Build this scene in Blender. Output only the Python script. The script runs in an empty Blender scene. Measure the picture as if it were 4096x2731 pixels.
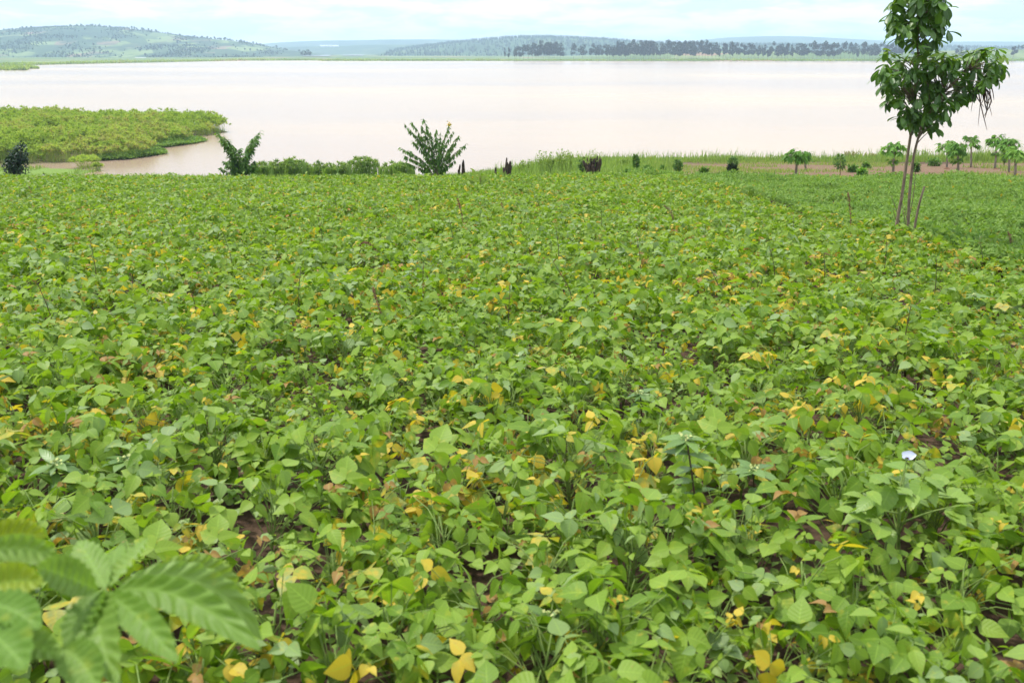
import bpy, math, random
import numpy as np

rng = np.random.default_rng(11)
random.seed(11)
R = math.radians
SC = bpy.context.scene
COL = SC.collection

# ------------------------------------------------------------------ camera, sky, sun, exposure
CAM_Z, PITCH, F = 12.0, R(18.105), 887.0
cd = bpy.data.cameras.new('camera')
cd.sensor_width = 36.0
cd.lens = F / 1024 * 36.0
cd.clip_start, cd.clip_end = 0.05, 40000
cd.dof.use_dof = True
cd.dof.focus_distance = 14.0
cd.dof.aperture_fstop = 4.0
cam = bpy.data.objects.new('camera', cd)
COL.objects.link(cam)
cam.location = (0, 0, CAM_Z)
cam.rotation_euler = (R(90) - PITCH, 0, 0)
SC.camera = cam

SUN_EL, SUN_AZ = R(64), R(-62)         # azimuth measured from straight ahead towards the right
W = bpy.data.worlds.new('World')
SC.world = W
W.use_nodes = True
nt = W.node_tree
nt.nodes.clear()


def N(tree, kind, **kw):
    n = tree.nodes.new(kind)
    for k, v in kw.items():
        if k in n.inputs:
            n.inputs[k].default_value = v
        else:
            setattr(n, k, v)
    return n


def L(tree, a, b):
    tree.links.new(a, b)


out = N(nt, 'ShaderNodeOutputWorld')
bg = N(nt, 'ShaderNodeBackground')
bg.inputs['Strength'].default_value = 0.12
sky = N(nt, 'ShaderNodeTexSky', sky_type='NISHITA')
sky.sun_disc = False
sky.sun_elevation = SUN_EL
sky.sun_rotation = SUN_AZ
sky.air_density = 1.0
sky.dust_density = 1.5
sky.ozone_density = 1.5
tc = N(nt, 'ShaderNodeTexCoord')
mp = N(nt, 'ShaderNodeMapping')
mp.inputs['Scale'].default_value = (1.0, 1.0, 5.0)
mp.inputs['Location'].default_value = (3.1, 0.4, 0.2)
L(nt, tc.outputs['Generated'], mp.inputs['Vector'])
cn = N(nt, 'ShaderNodeTexNoise', Scale=13.0, Detail=10.0, Roughness=0.60, Distortion=0.25)
L(nt, mp.outputs['Vector'], cn.inputs['Vector'])
cr = N(nt, 'ShaderNodeValToRGB')
cr.color_ramp.elements[0].position = 0.41
cr.color_ramp.elements[1].position = 0.57
L(nt, cn.outputs['Fac'], cr.inputs['Fac'])
blue = N(nt, 'ShaderNodeMix', data_type='RGBA')
blue.inputs['Factor'].default_value = 0.8
L(nt, sky.outputs['Color'], blue.inputs['A'])
blue.inputs['B'].default_value = (4.5, 5.45, 6.05, 1)      # thin high veil of cloud
cm = N(nt, 'ShaderNodeMix', data_type='RGBA')
L(nt, cr.outputs['Color'], cm.inputs['Factor'])
L(nt, blue.outputs['Result'], cm.inputs['A'])
cm.inputs['B'].default_value = (6.3, 6.7, 6.9, 1)
# a thinly overcast sky is brighter overhead than low down
sz_ = N(nt, 'ShaderNodeSeparateXYZ')
L(nt, tc.outputs['Generated'], sz_.inputs['Vector'])
zr = N(nt, 'ShaderNodeMapRange')
zr.inputs['From Min'].default_value, zr.inputs['From Max'].default_value = 0.10, 0.85
zr.inputs['To Min'].default_value, zr.inputs['To Max'].default_value = 1.0, 1.8
L(nt, sz_.outputs['Z'], zr.inputs['Value'])
mulz = N(nt, 'ShaderNodeVectorMath', operation='SCALE')
L(nt, cm.outputs['Result'], mulz.inputs[0])
L(nt, zr.outputs['Result'], mulz.inputs['Scale'])
L(nt, mulz.outputs['Vector'], bg.inputs['Color'])
L(nt, bg.outputs['Background'], out.inputs['Surface'])

sd = bpy.data.lights.new('sun', 'SUN')
sd.energy = 2.8
sd.angle = R(4.0)
sd.color = (1.0, 0.955, 0.88)
sun = bpy.data.objects.new('sun', sd)
COL.objects.link(sun)
sun.rotation_euler = (R(90) - SUN_EL, 0, math.pi - SUN_AZ)   # lamp points from the sun's side (ahead, right) down at the field
sun.location = (0, 0, 60)

SC.view_settings.view_transform = 'Standard'
SC.view_settings.look = 'None'
SC.view_settings.gamma = 1.0
SC.view_settings.use_curve_mapping = False
SC.view_settings.exposure = 0.66
SC.cycles.max_bounces = 8
SC.cycles.transparent_max_bounces = 8
SC.cycles.volume_bounces = 1
SC.cycles.caustics_reflective = False
SC.cycles.caustics_refractive = False

# ------------------------------------------------------------------ geometry helpers
CP, SP = math.cos(PITCH), math.sin(PITCH)


def ray(px, py):
    dx, dy = (px - 512) / F, (341 - py) / F
    return np.array([dx, CP + dy * SP, -SP + dy * CP])


def at(px, py, Y):
    d = ray(px, py)
    return np.array([0, 0, CAM_Z]) + d * (Y / d[1])


def sstep(a, b, x):
    t = np.clip((np.asarray(x, float) - a) / (b - a), 0, 1)
    return t * t * (3 - 2 * t)


def hash2(ix, iy, seed):
    h = np.sin(ix * 127.1 + iy * 311.7 + seed * 74.7) * 43758.5453
    return h - np.floor(h)


def vnoise(x, y, seed=0):
    x, y = np.asarray(x, float), np.asarray(y, float)
    ix, iy = np.floor(x), np.floor(y)
    fx, fy = x - ix, y - iy
    fx, fy = fx * fx * (3 - 2 * fx), fy * fy * (3 - 2 * fy)
    a, b = hash2(ix, iy, seed), hash2(ix + 1, iy, seed)
    c, d = hash2(ix, iy + 1, seed), hash2(ix + 1, iy + 1, seed)
    return (a * (1 - fx) + b * fx) * (1 - fy) + (c * (1 - fx) + d * fx) * fy


def fbm(x, y, seed=0, o=4):
    s, a, t = 0, .5, 0
    for i in range(o):
        s = s + a * vnoise(x * 2 ** i, y * 2 ** i, seed + i)
        t += a
        a *= .5
    return s / t


def terrain(x, y):
    x, y = np.asarray(x, float), np.asarray(y, float)

    def prof(yy, ky, kz):
        return sum(np.interp(yy + o, ky, kz) for o in (-3, -1.5, 0, 1.5, 3)) / 5
    lz = prof(y, [-60, 0, 38, 60, 84, 95, 150], [11.5, 10.1, 6.70, 3.75, -0.5, -1.2, -4])
    rz = prof(y, [-60, 0, 44, 78, 85, 98, 150], [11.5, 10.1, 6.22, 2.95, 2.4, -0.8, -4])
    b = x / np.maximum(y, 4)
    t = sstep(-0.13, 0.09, b)
    z = lz * (1 - t) + rz * t
    # the crop beyond the right edge of the bean field lies a little lower
    z = z - 0.16 * sstep(6.5, 7.3, x) * sstep(4, 9, y) * (1 - sstep(37, 41, y))
    z = z + 0.10 * (fbm(x * .35, y * .35, 3) - .5) + 0.05 * (vnoise(x * 2.2, y * 2.2, 8) - .5)
    # low marshy bank at the water's edge, left
    e = ((x + 54) / 11) ** 2 + ((y - 93.5) / 4.0) ** 2
    z = np.maximum(z, np.where(e < 1, 0.16 * (1 - e), -9))
    return z


def tz(x, y):
    return float(terrain(np.array([x]), np.array([y]))[0])


def ground_at(px, py, lo=1.5, hi=130):
    d = ray(px, py)
    ys = np.linspace(lo, hi, 2600)
    X, Z = d[0] / d[1] * ys, CAM_Z + d[2] / d[1] * ys
    below = np.nonzero(Z <= terrain(X, ys))[0]
    i = below[0] if len(below) else int(np.argmin(np.abs(Z - terrain(X, ys))))
    return np.array([X[i], ys[i], float(terrain(X[i:i + 1], ys[i:i + 1])[0])])


def lake_at(px, py, z=0.0):
    d = ray(px, py)
    t = (z - CAM_Z) / d[2]
    return np.array([d[0] * t, d[1] * t, z])


class MB:
    """collects shapes and links them as ONE mesh object"""

    def __init__(self, origin=(0, 0, 0)):
        self.V, self.Q, self.T, self.C, self.U = [], [], [], [], []
        self.n = 0
        self.o = np.array(origin, float)

    def add(self, v, q=None, t=None, c=(0.5, 0, 0), uv=None):
        v = np.asarray(v, float).reshape(-1, 3)
        k = len(v)
        self.V.append(v)
        c = np.asarray(c, float)
        self.C.append(np.broadcast_to(c, (k, 3)) if c.ndim == 1 else c)
        self.U.append(np.zeros((k, 2)) if uv is None else np.asarray(uv, float))
        if q is not None and len(q):
            self.Q.append(np.asarray(q, np.int64).reshape(-1, 4) + self.n)
        if t is not None and len(t):
            self.T.append(np.asarray(t, np.int64).reshape(-1, 3) + self.n)
        self.n += k

    def bake(self, tm, M, P, c):
        v, q, uv = tm
        n, k = len(M), len(v)
        if n == 0:
            return
        vv = np.einsum('nij,kj->nki', M, v) + P[:, None, :]
        cc = np.repeat(np.asarray(c, float).reshape(n, 1, 3), k, 1).reshape(-1, 3)
        qq = (q[None] + (np.arange(n) * k)[:, None, None]).reshape(-1, q.shape[1])
        u2 = np.tile(uv, (n, 1))
        if q.shape[1] == 4:
            self.add(vv.reshape(-1, 3), q=qq, c=cc, uv=u2)
        else:
            self.add(vv.reshape(-1, 3), t=qq, c=cc, uv=u2)

    def tube(self, pts, rad, sides=6, c=(0.5, 0, 0), cap=True):
        pts = np.asarray(pts, float)
        m = len(pts)
        rad = np.broadcast_to(np.asarray(rad, float), (m,))
        tan = np.gradient(pts, axis=0)
        tan /= np.linalg.norm(tan, axis=1)[:, None] + 1e-12
        ref = np.array([0.31, 0.95, 0.05]) if abs(tan[0][2]) > .5 else np.array([0.05, 0.1, 1.0])
        a = np.cross(tan, ref)
        a /= np.linalg.norm(a, axis=1)[:, None] + 1e-12
        b = np.cross(tan, a)
        th = np.arange(sides) / sides * 2 * math.pi
        ring = a[:, None] * np.cos(th)[None, :, None] + b[:, None] * np.sin(th)[None, :, None]
        v = (pts[:, None] + ring * rad[:, None, None]).reshape(-1, 3)
        q = []
        for i in range(m - 1):
            for j in range(sides):
                k = (j + 1) % sides
                q.append((i * sides + j, i * sides + k, (i + 1) * sides + k, (i + 1) * sides + j))
        t = []
        if cap:
            v = np.vstack([v, pts[-1:], pts[:1]])
            e, s0 = len(v) - 2, len(v) - 1
            for j in range(sides):
                k = (j + 1) % sides
                t.append(((m - 1) * sides + j, (m - 1) * sides + k, e))
                t.append((k, j, s0))
        self.add(v, q=q, t=t, c=c)

    def mesh(self, name, m, smooth=False):
        V = (np.concatenate(self.V) if self.V else np.zeros((0, 3))) - self.o
        Q = np.concatenate(self.Q) if self.Q else np.zeros((0, 4), np.int64)
        T = np.concatenate(self.T) if self.T else np.zeros((0, 3), np.int64)
        me = bpy.data.meshes.new(name)
        me.vertices.add(len(V))
        me.vertices.foreach_set('co', V.astype(np.float32).ravel())
        li = np.concatenate([Q.ravel(), T.ravel()]).astype(np.int32)
        me.loops.add(len(li))
        me.loops.foreach_set('vertex_index', li)
        nq, ntr = len(Q), len(T)
        me.polygons.add(nq + ntr)
        st = np.concatenate([np.arange(nq) * 4, nq * 4 + np.arange(ntr) * 3]).astype(np.int32)
        me.polygons.foreach_set('loop_start', st)
        me.update(calc_edges=True)
        me.validate()
        if smooth:
            me.polygons.foreach_set('use_smooth', np.ones(len(me.polygons), bool))
        if len(me.vertices) == len(V):
            C = np.concatenate(self.C)
            ca = me.color_attributes.new('tone', 'FLOAT_COLOR', 'POINT')
            ca.data.foreach_set('color', np.hstack([C, np.ones((len(C), 1))]).astype(np.float32).ravel())
            ua = me.attributes.new('leaf_uv', 'FLOAT2', 'POINT')
            ua.data.foreach_set('vector', np.concatenate(self.U).astype(np.float32).ravel())
        me.materials.append(m)
        return me

    def build(self, name, m, parent=None, smooth=False):
        o = bpy.data.objects.new(name, self.mesh(name, m, smooth))
        COL.objects.link(o)
        if parent is not None:
            o.parent = parent
        else:
            o.location = self.o
        return o


def thing(name, label, cat, loc, group=None):
    o = bpy.data.objects.new(name, None)
    COL.objects.link(o)
    o.location = tuple(float(a) for a in loc)
    o.empty_display_size = 0.1
    tag(o, label, cat, group)
    return o


def tag(o, label, cat=None, group=None, kind=None):
    o['label'] = label
    if cat:
        o['category'] = cat
    if group:
        o['group'] = group
    if kind:
        o['kind'] = kind
    return o


def child(data, name, parent):
    o = bpy.data.objects.new(name, data)
    COL.objects.link(o)
    o.parent = parent
    return o


def copy_tree(src, loc, rz=0.0, s=1.0, label=None):
    c = src.copy()
    COL.objects.link(c)
    c.location = tuple(loc)
    c.rotation_euler = (0, 0, rz)
    c.scale = (s, s, s)
    if label:
        c['label'] = label
    for ch in list(src.children):
        d = ch.copy()
        COL.objects.link(d)
        d.parent = c
    return c


# leaf templates: x across, y along the midrib (0..1), z up
def leaf_tm(us, ws, nu, nv, fold=0.18, bend=-0.25, ripple=0.0, nr=7):
    u = np.linspace(0, 1, nu + 1)
    v = np.linspace(-1, 1, nv + 1)
    w = np.interp(u, us, ws)
    U, Vv = np.meshgrid(u, v, indexing='ij')
    X = Vv * w[:, None]
    Z = fold * np.abs(X) + bend * U ** 2 + ripple * np.abs(Vv) * np.sin(2 * math.pi * nr * (U - .12 * np.abs(Vv)))
    vv = np.stack([X, U, Z], -1).reshape(-1, 3)
    q = []
    for i in range(nu):
        for j in range(nv):
            a = i * (nv + 1) + j
            q.append((a, a + 1, a + nv + 2, a + nv + 1))
    return vv, np.array(q), np.stack([U, Vv], -1).reshape(-1, 2)


BU, BW = [0, .06, .18, .34, .5, .68, .84, 1], [.06, .26, .40, .43, .385, .26, .12, .012]
bean0 = leaf_tm(BU, BW, 7, 4, fold=.15, bend=-.17, ripple=.008, nr=5)
bean1 = leaf_tm([0, .16, .45, .75, 1], [.10, .40, .41, .2, .02], 4, 2, fold=.15, bend=-.17)
bean2 = leaf_tm([0, .35, 1], [.22, .44, .04], 2, 2, fold=.25, bend=-.2)
lance0 = leaf_tm([0, .2, .45, .75, 1], [.02, .12, .16, .10, .004], 6, 2, fold=.25, bend=-.25)
lance1 = leaf_tm([0, .45, 1], [.03, .15, .01], 2, 2, fold=.25, bend=-.2)
obov = leaf_tm([0, .15, .4, .65, .85, .96, 1], [.02, .10, .20, .25, .21, .10, .012], 7, 4, fold=.22, bend=-.32, ripple=.012, nr=6)
quad = (np.array([[-.5, -.5, 0], [.5, -.5, 0], [.5, .5, 0], [-.5, .5, 0]]), np.array([[0, 1, 2, 3]]), np.array([[0, -1], [0, 1], [1, 1], [1, -1.]]))
tuft = (np.array([[-.5, 0, 0], [.5, 0, 0], [0.0, 0, 1.0]]), np.array([[0, 1, 2]]), np.array([[0, -1], [0, 1], [1, 0.]]))
blade = (np.array([[-.5, 0, 0], [.5, 0, 0], [.36, .10, .55], [-.36, .10, .55], [.03, .38, 1], [-.03, .38, 1]]),
         np.array([[0, 1, 2, 3], [3, 2, 4, 5]]), np.array([[0, -1], [0, 1], [.5, 1], [.5, -1], [1, .2], [1, -.2]]))


def norm(a):
    return a / (np.linalg.norm(a, axis=-1, keepdims=True) + 1e-12)


def frames(f, up, L_, Wd=None, hgt=None):
    """matrices whose columns are across*W, along*L, normal*L"""
    f = norm(np.asarray(f, float))
    s = norm(np.cross(f, up))
    n = np.cross(s, f)
    L_ = np.broadcast_to(np.asarray(L_, float), (len(f),))
    Wd = L_ if Wd is None else np.broadcast_to(np.asarray(Wd, float), (len(f),))
    hgt = L_ if hgt is None else hgt
    return np.stack([s * Wd[:, None], f * L_[:, None], n * np.broadcast_to(hgt, (len(f),))[:, None]], -1)


def rand_rot(n, r=rng):
    q = norm(r.normal(size=(n, 4)))
    w, x, y, z = q.T
    return np.stack([np.stack([1 - 2 * (y * y + z * z), 2 * (x * y - z * w), 2 * (x * z + y * w)], -1),
                     np.stack([2 * (x * y + z * w), 1 - 2 * (x * x + z * z), 2 * (y * z - x * w)], -1),
                     np.stack([2 * (x * z - y * w), 2 * (y * z + x * w), 1 - 2 * (x * x + y * y)], -1)], 1)


# ------------------------------------------------------------------ materials
def new_mat(name):
    m = bpy.data.materials.new(name)
    m.use_nodes = True
    t = m.node_tree
    t.nodes.clear()
    return m, t, N(t, 'ShaderNodeOutputMaterial')


def mixc(t, fac, a, b, blend='MIX'):
    n = N(t, 'ShaderNodeMix', data_type='RGBA', blend_type=blend)
    for sock, v in (('Factor', fac), ('A', a), ('B', b)):
        if hasattr(v, 'links') or isinstance(v, bpy.types.NodeSocket):
            L(t, v, n.inputs[sock])
        elif sock == 'Factor':
            n.inputs[sock].default_value = v
        else:
            n.inputs[sock].default_value = (*v, 1)
    return n.outputs['Result']


def ramp(t, src, a, b):
    n = N(t, 'ShaderNodeMapRange', interpolation_type='SMOOTHSTEP')
    n.inputs['From Min'].default_value = a
    n.inputs['From Max'].default_value = b
    L(t, src, n.inputs['Value'])
    return n.outputs['Result']


def leaf_mat(name, ca, cb, cc=None, yellow=(.42, .27, .03), brown=(.20, .095, .03), trans=.38, rough=.42, spec=.4, veins=True, spots=True,
             tcol=(1.25, 1.35, .45)):
    """tone.r shifts the green, tone.g yellows the leaf, tone.b dries it"""
    m, t, o = new_mat(name)
    at_ = N(t, 'ShaderNodeAttribute', attribute_name='tone')
    sp = N(t, 'ShaderNodeSeparateColor')
    L(t, at_.outputs['Color'], sp.inputs['Color'])
    geo = N(t, 'ShaderNodeNewGeometry')
    oi = N(t, 'ShaderNodeObjectInfo')
    c = mixc(t, ramp(t, sp.outputs['Red'], 0.0, 0.75), ca, cb)
    if cc:
        c = mixc(t, ramp(t, sp.outputs['Red'], 0.80, 1.0), c, cc)
    c = mixc(t, N_math(t, 'MULTIPLY', oi.outputs['Random'], 0.25), c, tuple(a * 1.25 for a in cb))
    tcn = N(t, 'ShaderNodeTexCoord')
    if spots:
        nz = N(t, 'ShaderNodeTexNoise', Scale=26.0, Detail=3.0)
        L(t, tcn.outputs['Object'], nz.inputs['Vector'])
        c = mixc(t, N_math(t, 'MULTIPLY', ramp(t, nz.outputs['Fac'], .58, .74), .35), c, tuple(a * b for a, b in zip(cb, (1.9, 1.35, .8))))
        nz2 = N(t, 'ShaderNodeTexNoise', Scale=70.0, Detail=4.0, Roughness=.6)
        L(t, tcn.outputs['Object'], nz2.inputs['Vector'])
        yf = N_math(t, 'MULTIPLY', sp.outputs['Green'], 1.0)
        ymask = ramp(t, N_math(t, 'ADD', yf, N_math(t, 'MULTIPLY', N_math(t, 'SUBTRACT', nz.outputs['Fac'], .5), .9)), .28, .74)
        c = mixc(t, ymask, c, yellow)
        bmask = ramp(t, N_math(t, 'ADD', sp.outputs['Blue'], N_math(t, 'MULTIPLY', N_math(t, 'SUBTRACT', nz2.outputs['Fac'], .5), 1.2)), .42, .66)
        c = mixc(t, bmask, c, brown)
    else:
        c = mixc(t, sp.outputs['Green'], c, yellow)
        c = mixc(t, sp.outputs['Blue'], c, brown)
    bump = None
    if veins:
        ua = N(t, 'ShaderNodeAttribute', attribute_name='leaf_uv')
        sx = N(t, 'ShaderNodeSeparateXYZ')
        L(t, ua.outputs['Vector'], sx.inputs['Vector'])
        av = N_math(t, 'ABSOLUTE', sx.outputs['Y'])
        mid = N_math(t, 'SUBTRACT', 1.0, ramp(t, av, .02, .10))
        ph = N_math(t, 'SUBTRACT', sx.outputs['X'], N_math(t, 'MULTIPLY', av, .22))
        sn = N_math(t, 'SINE', N_math(t, 'MULTIPLY', ph, 44.0))
        sv = N_math(t, 'MULTIPLY', ramp(t, sn, .86, 1.0), .35)
        vm = N_math(t, 'MAXIMUM', mid, sv)
        c = mixc(t, N_math(t, 'MULTIPLY', vm, .24), c, tuple(min(1, a * 1.7 + .02) for a in cb))
        bump = N(t, 'ShaderNodeBump', Strength=.14, Distance=.003)
        L(t, sn, bump.inputs['Height'])
    p = N(t, 'ShaderNodeBsdfPrincipled', Roughness=rough)
    p.inputs['Specular IOR Level'].default_value = spec
    L(t, c, p.inputs['Base Color'])
    if bump:
        L(t, bump.outputs['Normal'], p.inputs['Normal'])
    tr = N(t, 'ShaderNodeBsdfTranslucent')
    L(t, mixc(t, 1.0, c, tcol, 'MULTIPLY'), tr.inputs['Color'])
    ms = N(t, 'ShaderNodeMixShader')
    ms.inputs['Fac'].default_value = trans
    L(t, p.outputs['BSDF'], ms.inputs[1])
    L(t, tr.outputs['BSDF'], ms.inputs[2])
    L(t, ms.outputs['Shader'], o.inputs['Surface'])
    return m


def N_math(t, op, a, b=None):
    n = N(t, 'ShaderNodeMath', operation=op)
    for i, v in enumerate((a, b)):
        if v is None:
            continue
        if isinstance(v, (int, float)):
            n.inputs[i].default_value = v
        else:
            L(t, v, n.inputs[i])
    return n.outputs['Value']


def noise_mat(name, ca, cb, scale=6.0, rough=.85, bump=.4, detail=8.0, dist=.02, stretch=(1, 1, 1), spec=.2):
    m, t, o = new_mat(name)
    tcn = N(t, 'ShaderNodeTexCoord')
    mpn = N(t, 'ShaderNodeMapping')
    mpn.inputs['Scale'].default_value = stretch
    L(t, tcn.outputs['Object'], mpn.inputs['Vector'])
    nz = N(t, 'ShaderNodeTexNoise', Scale=scale, Detail=detail, Roughness=.65)
    L(t, mpn.outputs['Vector'], nz.inputs['Vector'])
    c = mixc(t, ramp(t, nz.outputs['Fac'], .3, .7), ca, cb)
    p = N(t, 'ShaderNodeBsdfPrincipled', Roughness=rough)
    p.inputs['Specular IOR Level'].default_value = spec
    L(t, c, p.inputs['Base Color'])
    if bump:
        b = N(t, 'ShaderNodeBump', Strength=bump, Distance=dist)
        L(t, nz.outputs['Fac'], b.inputs['Height'])
        L(t, b.outputs['Normal'], p.inputs['Normal'])
    L(t, p.outputs['BSDF'], o.inputs['Surface'])
    return m


M_bean = leaf_mat('bean_leaf', (.100, .188, .013), (.212, .312, .034), (.215, .30, .12), yellow=(.55, .40, .045), brown=(.34, .19, .06), trans=.42, rough=.5, spec=.3)
M_beanstem = noise_mat('bean_stem', (.10, .17, .035), (.19, .24, .06), 40, .6, .1)
M_crop = leaf_mat('crop_leaf', (.092, .178, .034), (.19, .28, .072), trans=.4, rough=.8, spec=.1, veins=False, spots=False)
M_spurge = leaf_mat('spurge_leaf', (.065, .13, .025), (.125, .205, .045), trans=.25, rough=.38, spots=False)
M_nicandra = leaf_mat('nicandra_leaf', (.115, .21, .022), (.19, .285, .042), trans=.35)
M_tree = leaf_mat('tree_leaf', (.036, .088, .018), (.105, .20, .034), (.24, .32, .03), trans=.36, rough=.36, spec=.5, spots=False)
M_sapl = leaf_mat('sapling_leaf', (.118, .222, .024), (.195, .300, .058), (.26, .32, .02), trans=.40, rough=.5, spec=.3)
M_shrub = leaf_mat('shrub_leaf', (.055, .12, .028), (.115, .21, .045), (.18, .28, .045), trans=.3, rough=.6, spec=.2, veins=False, spots=False)
M_darkbush = leaf_mat('dark_bush_leaf', (.010, .026, .012), (.022, .05, .018), trans=.12, veins=False, spots=False)
M_papyrus = leaf_mat('papyrus_leaf', (.20, .29, .05), (.34, .41, .10), (.34, .28, .14), trans=.45, rough=.8, spec=.1, veins=False, spots=False)
M_reed = leaf_mat('reed_leaf', (.12, .20, .055), (.23, .31, .10), (.28, .32, .13), trans=.4, veins=False, spots=False, rough=.8, spec=.1)
M_papaya = leaf_mat('papaya_leaf', (.07, .17, .02), (.14, .28, .045), (.22, .36, .06), trans=.4, rough=.6, spec=.2, veins=False, spots=False)
M_grass = leaf_mat('grass_blade', (.11, .18, .04), (.23, .30, .085), (.34, .29, .14), trans=.4, rough=.8, spec=.1, veins=False, spots=False)
M_euc = leaf_mat('eucalyptus_leaf', (.018, .030, .016), (.036, .052, .028), trans=.12, rough=.8, spec=.1, veins=False, spots=False)
M_hilltree = leaf_mat('hill_tree_leaf', (.022, .048, .028), (.042, .078, .036), trans=.12, rough=.8, spec=.1, veins=False, spots=False)
M_bark = noise_mat('bark', (.10, .07, .05), (.27, .20, .145), 22, .85, .6, stretch=(1, 1, .25))
M_palebark = noise_mat('pale_bark', (.15, .12, .09), (.32, .27, .21), 9, .85, .5, stretch=(1, 1, .4))
M_char = noise_mat('charred_wood', (.015, .012, .010), (.085, .055, .04), 16, .9, .8, stretch=(1, 1, .2))
M_sorghum = noise_mat('dry_seed_head', (.13, .05, .035), (.30, .16, .10), 60, .8, .5)
M_straw = noise_mat('dry_stalk', (.20, .12, .06), (.34, .25, .11), 30, .8, .3)
M_pod = noise_mat('dry_pod', (.020, .012, .010), (.085, .048, .035), 30, .7, .3)
M_petal = noise_mat('pale_petal', (.62, .62, .86), (.80, .80, .92), 30, .5, 0)
M_yflower = noise_mat('yellow_flower', (.55, .38, .03), (.70, .52, .08), 30, .6, 0)
M_floret = noise_mat('greenish_floret', (.30, .36, .10), (.50, .50, .22), 60, .7, .2)
M_mound = noise_mat('earth_mound', (.09, .042, .024), (.20, .105, .065), 5, .95, 1.0, dist=.08)


def ground_mat():
    m, t, o = new_mat('soil')
    at_ = N(t, 'ShaderNodeAttribute', attribute_name='tone')
    sp = N(t, 'ShaderNodeSeparateColor')
    L(t, at_.outputs['Color'], sp.inputs['Color'])
    tcn = N(t, 'ShaderNodeTexCoord')
    nz = N(t, 'ShaderNodeTexNoise', Scale=9.0, Detail=10.0, Roughness=.7)
    L(t, tcn.outputs['Object'], nz.inputs['Vector'])
    nb = N(t, 'ShaderNodeTexNoise', Scale=.5, Detail=6.0, Roughness=.7)
    L(t, tcn.outputs['Object'], nb.inputs['Vector'])
    dark = mixc(t, ramp(t, nz.outputs['Fac'], .32, .68), (.035, .021, .013), (.105, .064, .042))
    pink = mixc(t, ramp(t, nz.outputs['Fac'], .32, .68), (.105, .062, .036), (.205, .128, .080))
    grs = mixc(t, ramp(t, nz.outputs['Fac'], .35, .65), (.09, .15, .025), (.17, .24, .05))
    pink = mixc(t, N_math(t, 'MULTIPLY', ramp(t, nb.outputs['Fac'], .54, .68), .4), pink, grs)
    c = mixc(t, sp.outputs['Green'], dark, pink)
    c = mixc(t, sp.outputs['Blue'], c, grs)
    p = N(t, 'ShaderNodeBsdfPrincipled', Roughness=.95)
    p.inputs['Specular IOR Level'].default_value = .15
    L(t, c, p.inputs['Base Color'])
    b = N(t, 'ShaderNodeBump', Strength=.9, Distance=.03)
    L(t, nz.outputs['Fac'], b.inputs['Height'])
    L(t, b.outputs['Normal'], p.inputs['Normal'])
    L(t, p.outputs['BSDF'], o.inputs['Surface'])
    return m


def water_mat():
    m, t, o = new_mat('muddy_water')
    tcn = N(t, 'ShaderNodeTexCoord')
    mp1 = N(t, 'ShaderNodeMapping')
    mp1.inputs['Scale'].default_value = (.55, 1.7, 1)
    mp1.inputs['Rotation'].default_value = (0, 0, R(24))
    L(t, tcn.outputs['Object'], mp1.inputs['Vector'])
    n1 = N(t, 'ShaderNodeTexNoise', Scale=1.2, Detail=5.0, Roughness=.55)
    L(t, mp1.outputs['Vector'], n1.inputs['Vector'])
    mp2 = N(t, 'ShaderNodeMapping')
    mp2.inputs['Scale'].default_value = (.0022, .0060, 1)
    L(t, tcn.outputs['Object'], mp2.inputs['Vector'])
    n2 = N(t, 'ShaderNodeTexNoise', Scale=1.0, Detail=4.0, Roughness=.5)
    L(t, mp2.outputs['Vector'], n2.inputs['Vector'])
    c = mixc(t, ramp(t, n2.outputs['Fac'], .35, .68), (.295, .205, .155), (.41, .292, .182))
    p = N(t, 'ShaderNodeBsdfPrincipled', Roughness=.16, IOR=1.33)
    L(t, c, p.inputs['Base Color'])
    L(t, N_math(t, 'ADD', .10, N_math(t, 'MULTIPLY', n2.outputs['Fac'], .2)), p.inputs['Roughness'])
    b = N(t, 'ShaderNodeBump', Strength=.3, Distance=.07)
    L(t, n1.outputs['Fac'], b.inputs['Height'])
    L(t, b.outputs['Normal'], p.inputs['Normal'])
    L(t, p.outputs['BSDF'], o.inputs['Surface'])
    return m


def hill_mat(name, greens, fields, soil, scale):
    m, t, o = new_mat(name)
    tcn = N(t, 'ShaderNodeTexCoord')
    mpn = N(t, 'ShaderNodeMapping')
    mpn.inputs['Scale'].default_value = (1, .55, 1.6)
    L(t, tcn.outputs['Object'], mpn.inputs['Vector'])
    v = N(t, 'ShaderNodeTexVoronoi', Scale=scale, Randomness=1.0)
    L(t, mpn.outputs['Vector'], v.inputs['Vector'])
    sp = N(t, 'ShaderNodeSeparateColor')
    L(t, v.outputs['Color'], sp.inputs['Color'])
    nz = N(t, 'ShaderNodeTexNoise', Scale=scale * .35, Detail=7.0, Roughness=.65)
    L(t, mpn.outputs['Vector'], nz.inputs['Vector'])
    c = mixc(t, ramp(t, nz.outputs['Fac'], .35, .65), greens[0], greens[1])
    c = mixc(t, N_math(t, 'MULTIPLY', ramp(t, sp.outputs['Red'], .60, .75), ramp(t, nz.outputs['Fac'], .44, .55)), c, fields)
    c = mixc(t, N_math(t, 'MULTIPLY', ramp(t, sp.outputs['Green'], .80, .9), ramp(t, nz.outputs['Fac'], .44, .56)), c, soil)
    p = N(t, 'ShaderNodeBsdfPrincipled', Roughness=.95)
    p.inputs['Specular IOR Level'].default_value = .1
    L(t, c, p.inputs['Base Color'])
    L(t, p.outputs['BSDF'], o.inputs['Surface'])
    return m


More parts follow.
